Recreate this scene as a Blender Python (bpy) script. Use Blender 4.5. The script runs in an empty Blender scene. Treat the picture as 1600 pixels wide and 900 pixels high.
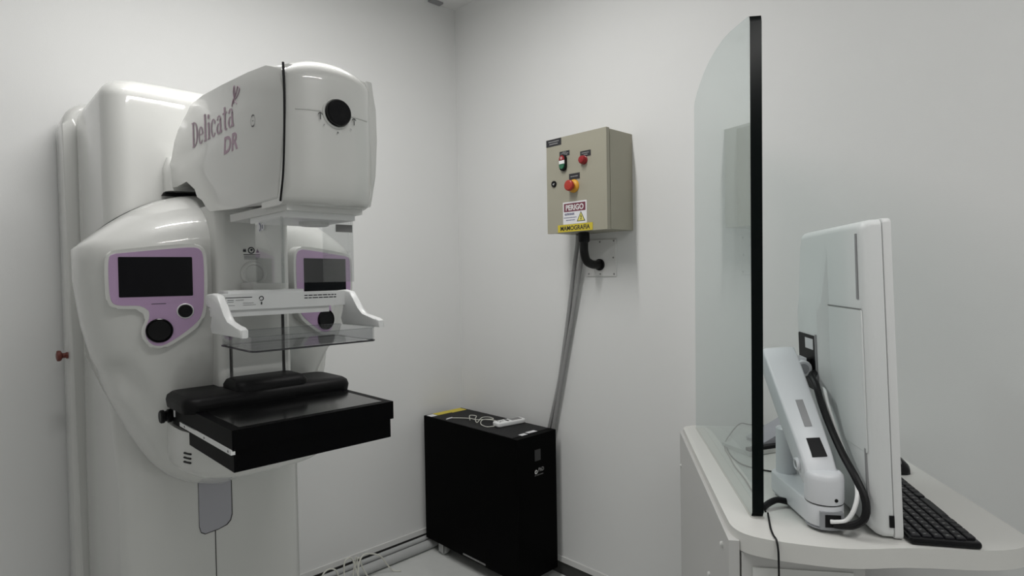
import bpy, bmesh, math, random
from mathutils import Vector, Matrix
random.seed(7)
S = bpy.context.scene
PI = math.pi

# ------------------------------------------------------------------ camera
cam_d = bpy.data.cameras.new('camera')
cam = bpy.data.objects.new('camera', cam_d)
S.collection.objects.link(cam)
cam_d.sensor_fit = 'HORIZONTAL'
cam_d.sensor_width = 36.0
cam_d.lens = 20.9398
cam_d.clip_start = 0.05
R_ = Vector((0.71918064, -0.69462075, -0.01676974))
U_ = Vector((0.02565603, 0.00242889, 0.99966788))
F_ = Vector((0.69434932, 0.71937203, -0.01956802))
M = Matrix.Identity(4)
for i in range(3):
    M[i][0], M[i][1], M[i][2] = R_[i], U_[i], -F_[i]
M.translation = (-1.96117, -2.42441, 1.32239)
cam.matrix_world = M
S.camera = cam

# ------------------------------------------------------------------ world and exposure
w = bpy.data.worlds.new('World')
S.world = w
w.use_nodes = True
w.node_tree.nodes['Background'].inputs[0].default_value = (0.8, 0.85, 0.9, 1)
w.node_tree.nodes['Background'].inputs[1].default_value = 0.02
S.view_settings.view_transform = 'Standard'
S.view_settings.look = 'None'
S.view_settings.gamma = 1.0
S.view_settings.exposure = 0.09
S.view_settings.use_curve_mapping = False

# ------------------------------------------------------------------ lamps (the two tubes of the ceiling fixture)
TUBES = [(-1.25, -1.00, 16.0), (-1.45, -2.95, 12.5)]
TUBE_Z, TUBE_L = 2.655, 1.15
for lx, ly, lw in TUBES:
    ld = bpy.data.lights.new('fluorescent_tube_light', 'AREA')
    ld.shape = 'RECTANGLE'
    ld.size, ld.size_y = TUBE_L, 0.035
    ld.energy = lw
    ld.color = (1.0, 0.985, 0.965)
    lo = bpy.data.objects.new('fluorescent_tube_light', ld)
    lo.location = (lx, ly, TUBE_Z - 0.02)
    S.collection.objects.link(lo)

# ------------------------------------------------------------------ helpers
def mat(name, col, rough=0.5, metal=0.0, coat=0.0, noise=0.0, nscale=60.0, bump=0.0, bscale=200.0, spec=0.5):
    m = bpy.data.materials.new(name)
    m.use_nodes = True
    nt = m.node_tree
    b = nt.nodes['Principled BSDF']
    b.inputs['Base Color'].default_value = (*col, 1)
    b.inputs['Roughness'].default_value = rough
    b.inputs['Metallic'].default_value = metal
    b.inputs['Coat Weight'].default_value = coat
    b.inputs['Coat Roughness'].default_value = 0.035
    b.inputs['Specular IOR Level'].default_value = spec
    if noise or bump:
        tc = nt.nodes.new('ShaderNodeTexCoord')
    if noise:
        n = nt.nodes.new('ShaderNodeTexNoise')
        n.inputs['Scale'].default_value = nscale
        n.inputs['Detail'].default_value = 4
        nt.links.new(tc.outputs['Object'], n.inputs['Vector'])
        r = nt.nodes.new('ShaderNodeMapRange')
        r.inputs['To Min'].default_value = 1 - noise
        r.inputs['To Max'].default_value = 1 + noise
        nt.links.new(n.outputs['Fac'], r.inputs['Value'])
        mx = nt.nodes.new('ShaderNodeVectorMath')
        mx.operation = 'SCALE'
        mx.inputs[0].default_value = col
        nt.links.new(r.outputs['Result'], mx.inputs['Scale'])
        nt.links.new(mx.outputs['Vector'], b.inputs['Base Color'])
    if bump:
        n2 = nt.nodes.new('ShaderNodeTexNoise')
        n2.inputs['Scale'].default_value = bscale
        n2.inputs['Detail'].default_value = 3
        nt.links.new(tc.outputs['Object'], n2.inputs['Vector'])
        bp = nt.nodes.new('ShaderNodeBump')
        bp.inputs['Strength'].default_value = bump
        bp.inputs['Distance'].default_value = 0.002
        nt.links.new(n2.outputs['Fac'], bp.inputs['Height'])
        nt.links.new(bp.outputs['Normal'], b.inputs['Normal'])
    return m

def glass_mat(name, tint, gloss=1.0, rough=0.02):
    m = bpy.data.materials.new(name)
    m.use_nodes = True
    nt = m.node_tree
    nt.nodes.remove(nt.nodes['Principled BSDF'])
    out = nt.nodes['Material Output']
    t = nt.nodes.new('ShaderNodeBsdfTransparent')
    t.inputs['Color'].default_value = (*tint, 1)
    g = nt.nodes.new('ShaderNodeBsdfGlossy')
    g.inputs['Roughness'].default_value = rough
    g.inputs['Color'].default_value = (gloss, gloss, gloss, 1)
    f = nt.nodes.new('ShaderNodeFresnel')
    ge = nt.nodes.new('ShaderNodeNewGeometry')
    mr = nt.nodes.new('ShaderNodeMapRange')       # no false total reflection on the exit face
    mr.inputs['To Min'].default_value = 1.5
    mr.inputs['To Max'].default_value = 1 / 1.5
    nt.links.new(ge.outputs['Backfacing'], mr.inputs['Value'])
    nt.links.new(mr.outputs['Result'], f.inputs['IOR'])
    mx = nt.nodes.new('ShaderNodeMixShader')
    nt.links.new(f.outputs['Fac'], mx.inputs['Fac'])
    nt.links.new(t.outputs['BSDF'], mx.inputs[1])
    nt.links.new(g.outputs['BSDF'], mx.inputs[2])
    nt.links.new(mx.outputs['Shader'], out.inputs['Surface'])
    return m

def emit_mat(name, col, s):
    m = bpy.data.materials.new(name)
    m.use_nodes = True
    b = m.node_tree.nodes['Principled BSDF']
    b.inputs['Base Color'].default_value = (*col, 1)
    b.inputs['Emission Color'].default_value = (*col, 1)
    b.inputs['Emission Strength'].default_value = s
    return m

def V3(*a):
    return Vector(a)

I4 = Matrix.Identity(4)

def frame(o, x, y, z):
    m = Matrix.Identity(4)
    for i in range(3):
        m[i][0], m[i][1], m[i][2], m[i][3] = x[i], y[i], z[i], o[i]
    return m

def add_verts(bm, pts, T=I4):
    return [bm.verts.new(T @ Vector(p)) for p in pts]

def bevel_new(bm, verts, r, seg=3, ang=30, only=None):
    es = set()
    for v in verts:
        for e in v.link_edges:
            if len(e.link_faces) == 2 and e.calc_face_angle(0) > math.radians(ang):
                if only is None or only(e):
                    es.add(e)
    if es and r > 0:
        bmesh.ops.bevel(bm, geom=list(es), offset=r, segments=seg, profile=0.5, affect='EDGES', clamp_overlap=True)

def box(bm, x0, x1, y0, y1, z0, z1, r=0.0, seg=2, T=I4):
    x0, x1 = min(x0, x1), max(x0, x1); y0, y1 = min(y0, y1), max(y0, y1); z0, z1 = min(z0, z1), max(z0, z1)
    v = add_verts(bm, [(x0, y0, z0), (x1, y0, z0), (x1, y1, z0), (x0, y1, z0), (x0, y0, z1), (x1, y0, z1), (x1, y1, z1), (x0, y1, z1)], T)
    for f in ((3, 2, 1, 0), (4, 5, 6, 7), (0, 1, 5, 4), (1, 2, 6, 5), (2, 3, 7, 6), (3, 0, 4, 7)):
        bm.faces.new([v[i] for i in f])
    bevel_new(bm, v, r, seg)
    return bm

def loft(bm, rings, cap=True, closed=True, T=I4):
    rv = [add_verts(bm, r, T) for r in rings]
    n = len(rv[0])
    for a, b in zip(rv[:-1], rv[1:]):
        for i in range(n if closed else n - 1):
            j = (i + 1) % n
            bm.faces.new((a[i], a[j], b[j], b[i]))
    if cap:
        bm.faces.new(list(reversed(rv[0])))
        bm.faces.new(rv[-1])
    return rv

def prism(bm, outline, d0, d1, T=I4, r=0.0, seg=3, ang=30):
    """outline in local xy, extruded along local z from d0 to d1"""
    rv = loft(bm, [[(x, y, d0) for x, y in outline], [(x, y, d1) for x, y in outline]], T=T)
    if r:
        ring = set(rv[0]) | set(rv[1])
        s0, s1 = set(rv[0]), set(rv[1])
        es = [e for v in ring for e in v.link_edges if (e.verts[0] in s0 and e.verts[1] in s0) or (e.verts[0] in s1 and e.verts[1] in s1)]
        bmesh.ops.bevel(bm, geom=list(set(es)), offset=r, segments=seg, profile=0.5, affect='EDGES', clamp_overlap=True)
    return rv

def rrect(x0, x1, y0, y1, r, n=5):
    p = []
    for cx, cy, a in ((x1 - r, y1 - r, 0), (x0 + r, y1 - r, 90), (x0 + r, y0 + r, 180), (x1 - r, y0 + r, 270)):
        for i in range(n + 1):
            t = math.radians(a + 90 * i / n)
            p.append((cx + r * math.cos(t), cy + r * math.sin(t)))
    return p

def circle(cx, cy, r, n=24):
    return [(cx + r * math.cos(2 * PI * i / n), cy + r * math.sin(2 * PI * i / n)) for i in range(n)]

def chaikin(p, it=2):
    for _ in range(it):
        q = []
        for i in range(len(p)):
            a, b = p[i], p[(i + 1) % len(p)]
            q.append((a[0] * .75 + b[0] * .25, a[1] * .75 + b[1] * .25))
            q.append((a[0] * .25 + b[0] * .75, a[1] * .25 + b[1] * .75))
        p = q
    return p

def lathe(bm, prof, T=I4, n=28):
    """prof: (radius, height) along local z"""
    rings = [[(r * math.cos(2 * PI * i / n), r * math.sin(2 * PI * i / n), h) for i in range(n)] for r, h in prof]
    return loft(bm, rings, T=T)

def spline(pts, per=8):
    P = [Vector(p) for p in pts]
    if len(P) < 3:
        return P
    Q = [P[0] * 2 - P[1]] + P + [P[-1] * 2 - P[-2]]
    out = []
    for i in range(1, len(Q) - 2):
        a, b, c, d = Q[i - 1], Q[i], Q[i + 1], Q[i + 2]
        for k in range(per):
            t = k / per
            out.append(0.5 * ((2 * b) + (c - a) * t + (2 * a - 5 * b + 4 * c - d) * t * t + (3 * b - a - 3 * c + d) * t ** 3))
    out.append(P[-1])
    return out

def tube(bm, path, r, n=10, rf=None):
    P = [Vector(p) for p in path]
    t0 = (P[1] - P[0]).normalized()
    nrm = t0.orthogonal().normalized()
    rings = []
    for i, p in enumerate(P):
        t = (P[min(i + 1, len(P) - 1)] - P[max(i - 1, 0)]).normalized()
        nrm = (nrm - t * nrm.dot(t)).normalized()
        bn = t.cross(nrm)
        rr = rf(i) if rf else r
        rings.append([p + (nrm * math.cos(2 * PI * k / n) + bn * math.sin(2 * PI * k / n)) * rr for k in range(n)])
    loft(bm, rings)
    return bm

def resample(path, step):
    out = [path[0].copy()]
    acc = 0
    for a, b in zip(path[:-1], path[1:]):
        L = (b - a).length
        while L > 0 and acc + L >= step:
            a = a + (b - a) * ((step - acc) / L)
            out.append(a.copy())
            L = (b - a).length
            acc = 0
        acc += L
    return out

def thing(name, label, cat, loc, group=None):
    o = bpy.data.objects.new(name, None)
    o.empty_display_size = 0.05
    o.location = loc
    S.collection.objects.link(o)
    o['label'] = label
    o['category'] = cat
    if group:
        o['group'] = group
    o['_o'] = [float(c) for c in loc]
    return o

def origin_of(p):
    v = Vector((0, 0, 0))
    while p is not None:
        v += p.location
        p = p.parent
    return v

def obj(name, bm, m, parent=None, sharp=35, label=None, recalc=True):
    if recalc:
        bmesh.ops.recalc_face_normals(bm, faces=bm.faces[:])
    if parent is not None:
        off = origin_of(parent)
        bmesh.ops.translate(bm, verts=bm.verts[:], vec=-off)
    me = bpy.data.meshes.new(name)
    bm.to_mesh(me)
    bm.free()
    for ms in (m if isinstance(m, (list, tuple)) else [m]):
        me.materials.append(ms)
    me.shade_smooth()
    me.set_sharp_from_angle(angle=math.radians(sharp))
    o = bpy.data.objects.new(name, me)
    S.collection.objects.link(o)
    if parent is not None:
        o.parent = parent
    if label:
        o['label'] = label
    return o

def tag(o, label, cat, group=None):
    o['label'] = label
    o['category'] = cat
    if group:
        o['group'] = group
    return o

def struct(name, bm, m):
    o = obj(name, bm, m)
    o['kind'] = 'structure'
    return o

def nb():
    return bmesh.new()

def text(name, s, size, T, m, parent, xs=1.0, align='CENTER', ext=0.0004, bold=0.0, shear=0.0):
    cu = bpy.data.curves.new(name, 'FONT')
    cu.body = s
    cu.size = size
    cu.align_x = align
    cu.extrude = ext
    cu.offset = bold
    cu.shear = shear
    cu.resolution_u = 3
    tmp = bpy.data.objects.new(name, cu)
    S.collection.objects.link(tmp)
    dg = bpy.context.evaluated_depsgraph_get()
    me = bpy.data.meshes.new_from_object(tmp.evaluated_get(dg))
    bpy.data.objects.remove(tmp)
    bpy.data.curves.remove(cu)
    bm = nb()
    bm.from_mesh(me)
    bpy.data.meshes.remove(me)
    for v in bm.verts:
        v.co = T @ Vector((v.co.x * xs, v.co.y, v.co.z))
    return obj(name, bm, m, parent, recalc=False)

# ------------------------------------------------------------------ materials
WALL = mat('wall_paint', (0.77, 0.775, 0.77), 0.62, noise=0.015, nscale=3, bump=0.12, bscale=350)
CEIL = mat('ceiling_paint', (0.82, 0.82, 0.815), 0.8)
FLOOR = mat('floor_vinyl', (0.66, 0.675, 0.66), 0.35, noise=0.05, nscale=25)
SKIRT = mat('white_trim', (0.72, 0.72, 0.71), 0.4)
GAP = mat('dark_gap', (0.05, 0.05, 0.048), 0.8, noise=0.3, nscale=30)
WHITE = mat('gloss_white_plastic', (0.66, 0.665, 0.645), 0.4, coat=1.0)
WHITE2 = mat('satin_white_plastic', (0.68, 0.685, 0.67), 0.4)
BRIGHT = mat('bright_white_plastic', (0.82, 0.83, 0.83), 0.35)
PURPLE = mat('lilac_panel', (0.50, 0.34, 0.54), 0.35)
LILAC = mat('lilac_lettering', (0.45, 0.32, 0.40), 0.5)
SCREEN = mat('dark_screen', (0.004, 0.004, 0.006), 0.12, spec=0.15)
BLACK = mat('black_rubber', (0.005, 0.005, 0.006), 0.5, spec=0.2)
BLACKG = mat('black_gloss', (0.005, 0.005, 0.006), 0.25, spec=0.2)
DETM = mat('black_detector', (0.0015, 0.0015, 0.002), 0.5, bump=0.1, bscale=500, spec=0.06)
CARBON = mat('detector_plate', (0.006, 0.006, 0.0065), 0.14, spec=0.5)
PAD = mat('black_foam_pad', (0.004, 0.004, 0.0045), 0.5, bump=0.15, bscale=300, spec=0.15)
GREYP = mat('grey_lilac_plastic', (0.40, 0.40, 0.44), 0.45)
GREYL = mat('grey_label', (0.20, 0.20, 0.20), 0.5)
GREYM = mat('mid_grey_plastic', (0.30, 0.30, 0.31), 0.4)
INK = mat('black_ink', (0.02, 0.02, 0.025), 0.6)
PAPER = mat('white_sticker', (0.78, 0.78, 0.80), 0.5)
CLEAR = glass_mat('clear_acrylic', (0.95, 0.955, 0.955))
ACR_EDGE = mat('acrylic_edge', (0.03, 0.03, 0.035), 0.15)
ACR_WALL = glass_mat('acrylic_rim', (0.86, 0.87, 0.87))
PADDLEM = glass_mat('paddle_acrylic', (0.86, 0.865, 0.87))
SHIELD = glass_mat('lead_glass', (0.84, 0.885, 0.88))
SHIELD_EDGE = mat('lead_glass_edge', (0.002, 0.004, 0.004), 0.25, spec=0.08)
BOXP = mat('beige_powder_coat', (0.36, 0.345, 0.275), 0.5, noise=0.03, nscale=300)
REDB = mat('red_button', (0.42, 0.035, 0.02), 0.35)
REDI = mat('red_lens', (0.30, 0.015, 0.02), 0.25)
REDD = mat('dull_red_button', (0.16, 0.035, 0.025), 0.45)
GREENB = mat('green_button', (0.02, 0.14, 0.07), 0.4)
YELB = mat('yellow_ring', (0.72, 0.36, 0.03), 0.45)
YEL = mat('yellow_label', (0.62, 0.50, 0.04), 0.5)
YELT = mat('yellow_triangle', (0.72, 0.66, 0.16), 0.5)
MAROON = mat('maroon_header', (0.17, 0.035, 0.06), 0.5)
BLUEI = mat('blue_ink', (0.10, 0.11, 0.22), 0.6)
WINK = mat('white_ink', (0.75, 0.75, 0.75), 0.5)
DIMINK = mat('dim_white_ink', (0.30, 0.30, 0.30), 0.6)
HOSE = mat('black_hose', (0.005, 0.005, 0.005), 0.4, spec=0.25)
CONDUIT = mat('grey_conduit', (0.30, 0.30, 0.30), 0.5)
PIPE = mat('grey_pvc_pipe', (0.47, 0.48, 0.48), 0.4)
CORD = mat('white_cord', (0.66, 0.66, 0.60), 0.5)
CORDB = mat('black_cord', (0.006, 0.006, 0.007), 0.45, spec=0.25)
UPSM = mat('black_metal', (0.001, 0.001, 0.0011), 0.55, spec=0.04)
UPSP = mat('black_textured_top', (0.008, 0.008, 0.009), 0.6, spec=0.25)
METAL = mat('zinc_metal', (0.5, 0.5, 0.5), 0.35, metal=0.9)
DESK = mat('cream_worktop', (0.70, 0.70, 0.675), 0.42)
DESKP = mat('grey_white_panel', (0.56, 0.56, 0.55), 0.45)
MON = mat('monitor_white', (0.78, 0.80, 0.80), 0.42)
MONF = mat('monitor_frame_white', (0.79, 0.80, 0.80), 0.35)
ARM = mat('arm_white', (0.72, 0.74, 0.77), 0.36)
ARMG = mat('arm_grey', (0.30, 0.31, 0.33), 0.4)
KEYM = mat('key_black', (0.007, 0.007, 0.010), 0.42, spec=0.25)
TUBEM = emit_mat('fluorescent_tube', (1.0, 0.98, 0.95), 6.0)
FIXT = mat('fixture_white_enamel', (0.8, 0.8, 0.8), 0.3)

# ------------------------------------------------------------------ room shell
RX0, RY0, RH = -3.5, -3.9, 2.7
bm = nb(); box(bm, RX0 - .1, .1, RY0 - .1, .1, -.1, 0); struct('floor', bm, FLOOR)
bm = nb(); box(bm, RX0 - .1, .1, RY0 - .1, .1, RH, RH + .1); struct('ceiling', bm, CEIL)
bm = nb(); box(bm, RX0 - .1, .1, 0, .1, 0, RH); struct('wall_back', bm, WALL)
bm = nb(); box(bm, 0, .1, RY0 - .1, 0, 0, RH); struct('wall_right', bm, WALL)
bm = nb(); box(bm, RX0 - .1, RX0, RY0 - .1, 0, 0, RH); struct('wall_left', bm, WALL)
bm = nb(); box(bm, RX0, 0, RY0 - .1, RY0, 0, RH); struct('wall_front', bm, WALL)
# plaster edge strip above the dark bare gap at the floor
bm = nb(); box(bm, RX0, 0, -.008, 0, .058, .082, .002, 1); struct('trim_1', bm, SKIRT)
bm = nb(); box(bm, -.008, 0, RY0, -.008, .058, .082, .002, 1); struct('trim_2', bm, SKIRT)
bm = nb(); box(bm, RX0, 0, -.002, 0, 0, .058); struct('floor_gap_back', bm, GAP)  # dark strips stand in for the open gap under the trim, no baseboard
bm = nb(); box(bm, -.002, 0, RY0, -.002, 0, .058); struct('floor_gap_right', bm, GAP)

# ------------------------------------------------------------------ ceiling fixture (out of frame, seen in reflections)
for (lx, ly, lw), lab in zip(TUBES, ('white single-tube ceiling fixture above the mammography machine', 'white single-tube ceiling fixture toward the front of the room')):
    t = thing('ceiling_light', lab, 'ceiling light', (lx, ly, RH))
    bm = nb(); box(bm, lx - .62, lx + .62, ly - .05, ly + .05, RH - .02, RH, .004, 1); obj('housing', bm, FIXT, t)
    bm = nb(); tube(bm, [(lx - TUBE_L / 2, ly, TUBE_Z), (lx + TUBE_L / 2, ly, TUBE_Z)], .013, 12); obj('fluorescent_tube', bm, TUBEM, t)
    for s in (-1, 1):
        bm = nb(); box(bm, lx + s * (TUBE_L / 2), lx + s * (TUBE_L / 2 + .025), ly - .018, ly + .018, TUBE_Z - .02, RH - .02, .003, 1); obj('lamp_holder', bm, FIXT, t)
t = thing('ceiling_vent', 'small grey square grille on the ceiling in the room corner', 'vent', (-.11, -.02, RH))
bm = nb(); box(bm, -.17, -.10, -.035, -.003, RH - .008, RH, .002, 1); obj('grille', bm, GREYM, t)

# ================================================================== MAMMOGRAPHY MACHINE
XC = -1.415
mm = thing('mammography_machine', 'tall glossy white mammography machine with lilac control panels and black detector shelf', 'x-ray machine', (XC, -.4, 0))

# wall-side back plate with rounded top
def loft_rr(bm, rows, n=6):
    """rows: (z, x0, x1, y0, y1, r)"""
    loft(bm, [[(x, y, z) for x, y in rrect(x0, x1, y0, y1, r, n)] for z, x0, x1, y0, y1, r in rows])

bm = nb()
out = [(XC - .258, 0), (XC + .258, 0), (XC + .258, 1.812)]
for i in range(1, 9):
    a = PI / 2 * i / 8
    out.append((XC + .258 - .075 * (1 - math.cos(a)), 1.812 + .075 * math.sin(a)))
for i in range(0, 9):
    a = PI / 2 * (1 - i / 8)
    out.append((XC - .258 + .075 * (1 - math.cos(a)), 1.812 + .075 * math.sin(a)))
prism(bm, out, .03, .165, frame((0, 0, 0), (1, 0, 0), (0, 0, 1), (0, -1, 0)), r=.022, seg=4)
obj('back_plate', bm, WHITE, mm)

# column: lower body deeper than the upper tower
bm = nb()
loft_rr(bm, [(0, XC - .23, XC + .23, -.70, -.16, .045), (.80, XC - .23, XC + .23, -.70, -.16, .045), (1.0199, XC - .23, XC + .23, -.61, -.16, .06)])
obj('column', bm, WHITE, mm)
bm = nb()
rows = [(1.02, XC - .23, XC + .23, -.61, -.16, .06)]
for i in range(0, 11):
    a = PI / 2 * i / 10
    k = .055 * (1 - math.cos(a))
    rows.append((1.810 + .055 * math.sin(a), XC - .23 + k, XC + .23 - k, -.61 + k, -.16 - k * .3, .06))
loft_rr(bm, rows)
obj('tower_cover', bm, WHITE, mm)
bm = nb(); loft_rr(bm, [(0, XC - .26, XC + .26, -.86, -.05, .06), (.035, XC - .26, XC + .26, -.86, -.05, .06), (.05, XC - .24, XC + .24, -.83, -.08, .05)])
obj('floor_base', bm, WHITE2, mm)

# front body: shield shaped shell around the column
def interp(tab, z):
    for a, b in zip(tab[:-1], tab[1:]):
        if a[0] <= z <= b[0]:
            t_ = (z - a[0]) / (b[0] - a[0])
            return [p + (q - p) * t_ for p, q in zip(a[1:], b[1:])]
    return list(tab[-1][1:]) if z > tab[-1][0] else list(tab[0][1:])

#        z     w     ym    yfront  n
SH = [(.775, .040, -.66, -.720, 2.0), (.80, .098, -.67, -.775, 2.1), (.825, .133, -.68, -.82, 2.1), (.86, .164, -.69, -.86, 2.2),
      (.90, .189, -.70, -.885, 2.2), (.96, .221, -.72, -.91, 2.3), (1.05, .262, -.74, -.93, 2.5),
      (1.13, .290, -.75, -.938, 2.7), (1.23, .314, -.76, -.940, 3.0), (1.33, .326, -.76, -.940, 3.2), (1.40, .326, -.76, -.940, 3.2)]
ZS0, ZS1 = 1.40, 1.558

def section(z, N=34):
    if z <= ZS0:
        w_, ym, yf, n = interp(SH, z)
    else:
        tt = min((z - ZS0) / (ZS1 - ZS0), .9999)
        w_ = .326 * (1 - tt) ** .5
        k = math.sqrt(max(0, 1 - tt ** 2.3))
        yf = -.60 - .340 * k
        ym = -.60 - .16 * k
        n = 3.2 - .9 * tt
    D = ym - yf
    pts = []
    for i in range(N + 1):
        a = PI / 2 * i / N
        pts.append((w_ * math.sin(a) ** (2 / n), ym - D * math.cos(a) ** (2 / n)))
    wb = min(w_ * .82, .232)
    for k in (.33, .66, 1):
        pts.append((w_ + (wb - w_) * k, ym + (-.25 - ym) * k))
    return pts

bm = nb()
rings = []
zs = [.775, .785, .80, .8125, .825, .84, .86, .88] + [.90 + .0125 * k for k in range(27)] + [1.26, 1.29, 1.33, 1.37, 1.40] + [ZS0 + (ZS1 - ZS0) * math.sin(PI / 2 * i / 14) for i in range(1, 14)] + [ZS1 - .0004]
for z in zs:
    h = section(z)
    h2 = []
    for x, y in h:                                   # hand-width hollow on each lower flank
        best, tt_ = 9, 0
        for q in range(11):
            px_, pz_ = .262 - .062 * q / 10, 1.122 - .095 * q / 10
            dd = math.hypot(x - px_, z - pz_)
            if dd < best: best, tt_ = dd, q / 10
        g = math.exp(-(best / .026) ** 2) * (1 - .65 * tt_) if y < -.70 else 0
        h2.append((x - .016 * g, y + .028 * g))
    h = h2
    ring = [(XC + x, y, z) for x, y in h] + [(XC - x, y, z) for x, y in reversed(h[1:])]
    rings.append(ring)
loft(bm, rings)
obj('front_body', bm, WHITE, mm, sharp=60)

# dark seam where the front body meets the tower cover
def in_tower(x, y):
    x = abs(x)
    r = .06
    if x > .23 or y < -.61:
        return False
    if x > .23 - r and y < -.61 + r:
        return (x - (.23 - r)) ** 2 + (y - (-.61 + r)) ** 2 <= r * r
    return True
seam = []
for i in range(60):
    z = 1.405 + (ZS1 - .002 - 1.405) * i / 59
    h = section(z)
    best = None
    for (x0, y0), (x1, y1) in zip(h[:-1], h[1:]):
        if not in_tower(x0, y0) and in_tower(x1, y1):
            lo, hi = 0.0, 1.0
            for _ in range(25):
                md = (lo + hi) / 2
                if in_tower(x0 + (x1 - x0) * md, y0 + (y1 - y0) * md): hi = md
                else: lo = md
            best = (x0 + (x1 - x0) * lo, y0 + (y1 - y0) * lo, z)
            break
    if best:
        seam.append(best)
if len(seam) > 3:
    path = [V3(XC - x, y, z) for x, y, z in seam] + [V3(XC + x, y, z) for x, y, z in reversed(seam)]
    bm = nb(); tube(bm, [p + V3(0, -.0015, .0005) for p in path], .0036, 6); obj('seam_gap', bm, BLACK, mm, label='dark seam along the top of the front body')

# centre post with two guide grooves
def post_outline(gr):
    hw, yf, r = .085, -.984, .02
    p = [(-hw, -.85)]
    for i in range(6):
        a = PI + PI / 2 * i / 5
        p.append((-hw + r + r * math.cos(a), yf + r + r * math.sin(a)))
    if gr:
        p += [(-.0725, yf), (-.0725, yf + .02), (-.0575, yf + .02), (-.0575, yf), (.0575, yf), (.0575, yf + .02), (.0725, yf + .02), (.0725, yf)]
    for i in range(6):
        a = 1.5 * PI + PI / 2 * i / 5
        p.append((hw - r + r * math.cos(a), yf + r + r * math.sin(a)))
    p.append((hw, -.85))
    return p
TP = frame((XC, 0, 0), (1, 0, 0), (0, 1, 0), (0, 0, 1))
bm = nb(); prism(bm, post_outline(True), 1.085, 1.285, TP); prism(bm, post_outline(False), 1.285, 1.50, TP); prism(bm, post_outline(False), .96, 1.085, TP)
obj('centre_post', bm, WHITE, mm)
for s in (-1, 1):
    bm = nb(); box(bm, XC + s * .065 - .0074, XC + s * .065 + .0074, -.9665, -.96, 1.087, 1.284); obj('guide_slot', bm, GREYM, mm, label='dark vertical guide slot')
TF = frame((XC, -.984, 0), (1, 0, 0), (0, 0, 1), (0, -1, 0))
bm = nb(); lathe(bm, [(.030, 0), (.030, .003), (.026, .006), (.022, .006), (.020, .003), (.0, .003)], frame((XC - .006, -.984, 1.339), (1, 0, 0), (0, 0, 1), (0, -1, 0)))
obj('round_emblem', bm, WHITE2, mm)
# pictograms and small print on the post
bm = nb()
def ring2d(bm, cx, cy, r, t_, T, n=20, a0=0, a1=360, d=.0006):
    m_ = max(4, int(n * (a1 - a0) / 360))
    rin, rout = r - t_ / 2, r + t_ / 2
    A = [math.radians(a0 + (a1 - a0) * i / m_) for i in range(m_ + 1)]
    vi = add_verts(bm, [(cx + rin * math.cos(a), cy + rin * math.sin(a), d) for a in A], T)
    vo = add_verts(bm, [(cx + rout * math.cos(a), cy + rout * math.sin(a), d) for a in A], T)
    for i in range(m_):
        bm.faces.new((vi[i], vo[i], vo[i + 1], vi[i + 1]))
def rect2d(bm, x0, x1, y0, y1, T, d=.0006):
    bm.faces.new(add_verts(bm, [(x0, y0, d), (x1, y0, d), (x1, y1, d), (x0, y1, d)], T))
def poly2d(bm, pts, T, d=.0006):
    bm.faces.new(add_verts(bm, [(x, y, d) for x, y in pts], T))
ring2d(bm, -.010, 1.394, .0068, .0026, TF); poly2d(bm, [(-.013, 1.395), (-.009, 1.391), (-.006, 1.397), (-.010, 1.398)], TF)
rect2d(bm, -.029, -.022, 1.390, 1.3945, TF); poly2d(bm, [(-.029, 1.3945), (-.0265, 1.3985), (-.0255, 1.3945), (-.0235, 1.3985), (-.022, 1.3945)], TF)
poly2d(bm, [(.001, 1.389), (.008, 1.389), (.0045, 1.399)], TF)
rect2d(bm, -.028, .010, 1.3828, 1.3848, TF)
for k, L in enumerate((.010, .009, .004)):
    rect2d(bm, -.027, L, 1.3795 - k * .0032, 1.3806 - k * .0032, TF)
obj('pictogram_print', bm, INK, mm, recalc=False)['kind'] = 'stuff'

# lilac consoles left and right
BZ = [(0.188, 1.377), (0.182, 1.390), (0.145, 1.396), (0.08, 1.404), (0.019, 1.409), (0.002, 1.403), (-0.006, 1.385), (-0.006, 1.30), (0.0, 1.242), (0.015, 1.218), (0.076, 1.177), (0.10, 1.174), (0.121, 1.190), (0.127, 1.216), (0.119, 1.236), (0.114, 1.250), (0.123, 1.264), (0.150, 1.266), (0.177, 1.267), (0.188, 1.280), (.189, 1.33)]
PU = [(0.181, 1.373), (0.177, 1.384), (0.15, 1.387), (0.08, 1.395), (0.018, 1.401), (0.006, 1.395), (0.001, 1.38), (0.001, 1.31), (0.004, 1.255), (0.017, 1.228), (0.076, 1.184), (0.10, 1.181), (0.115, 1.195), (0.119, 1.218), (0.112, 1.238), (0.107, 1.252), (0.114, 1.267), (0.128, 1.273), (0.168, 1.273), (0.180, 1.283), (.182, 1.33)]
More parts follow.
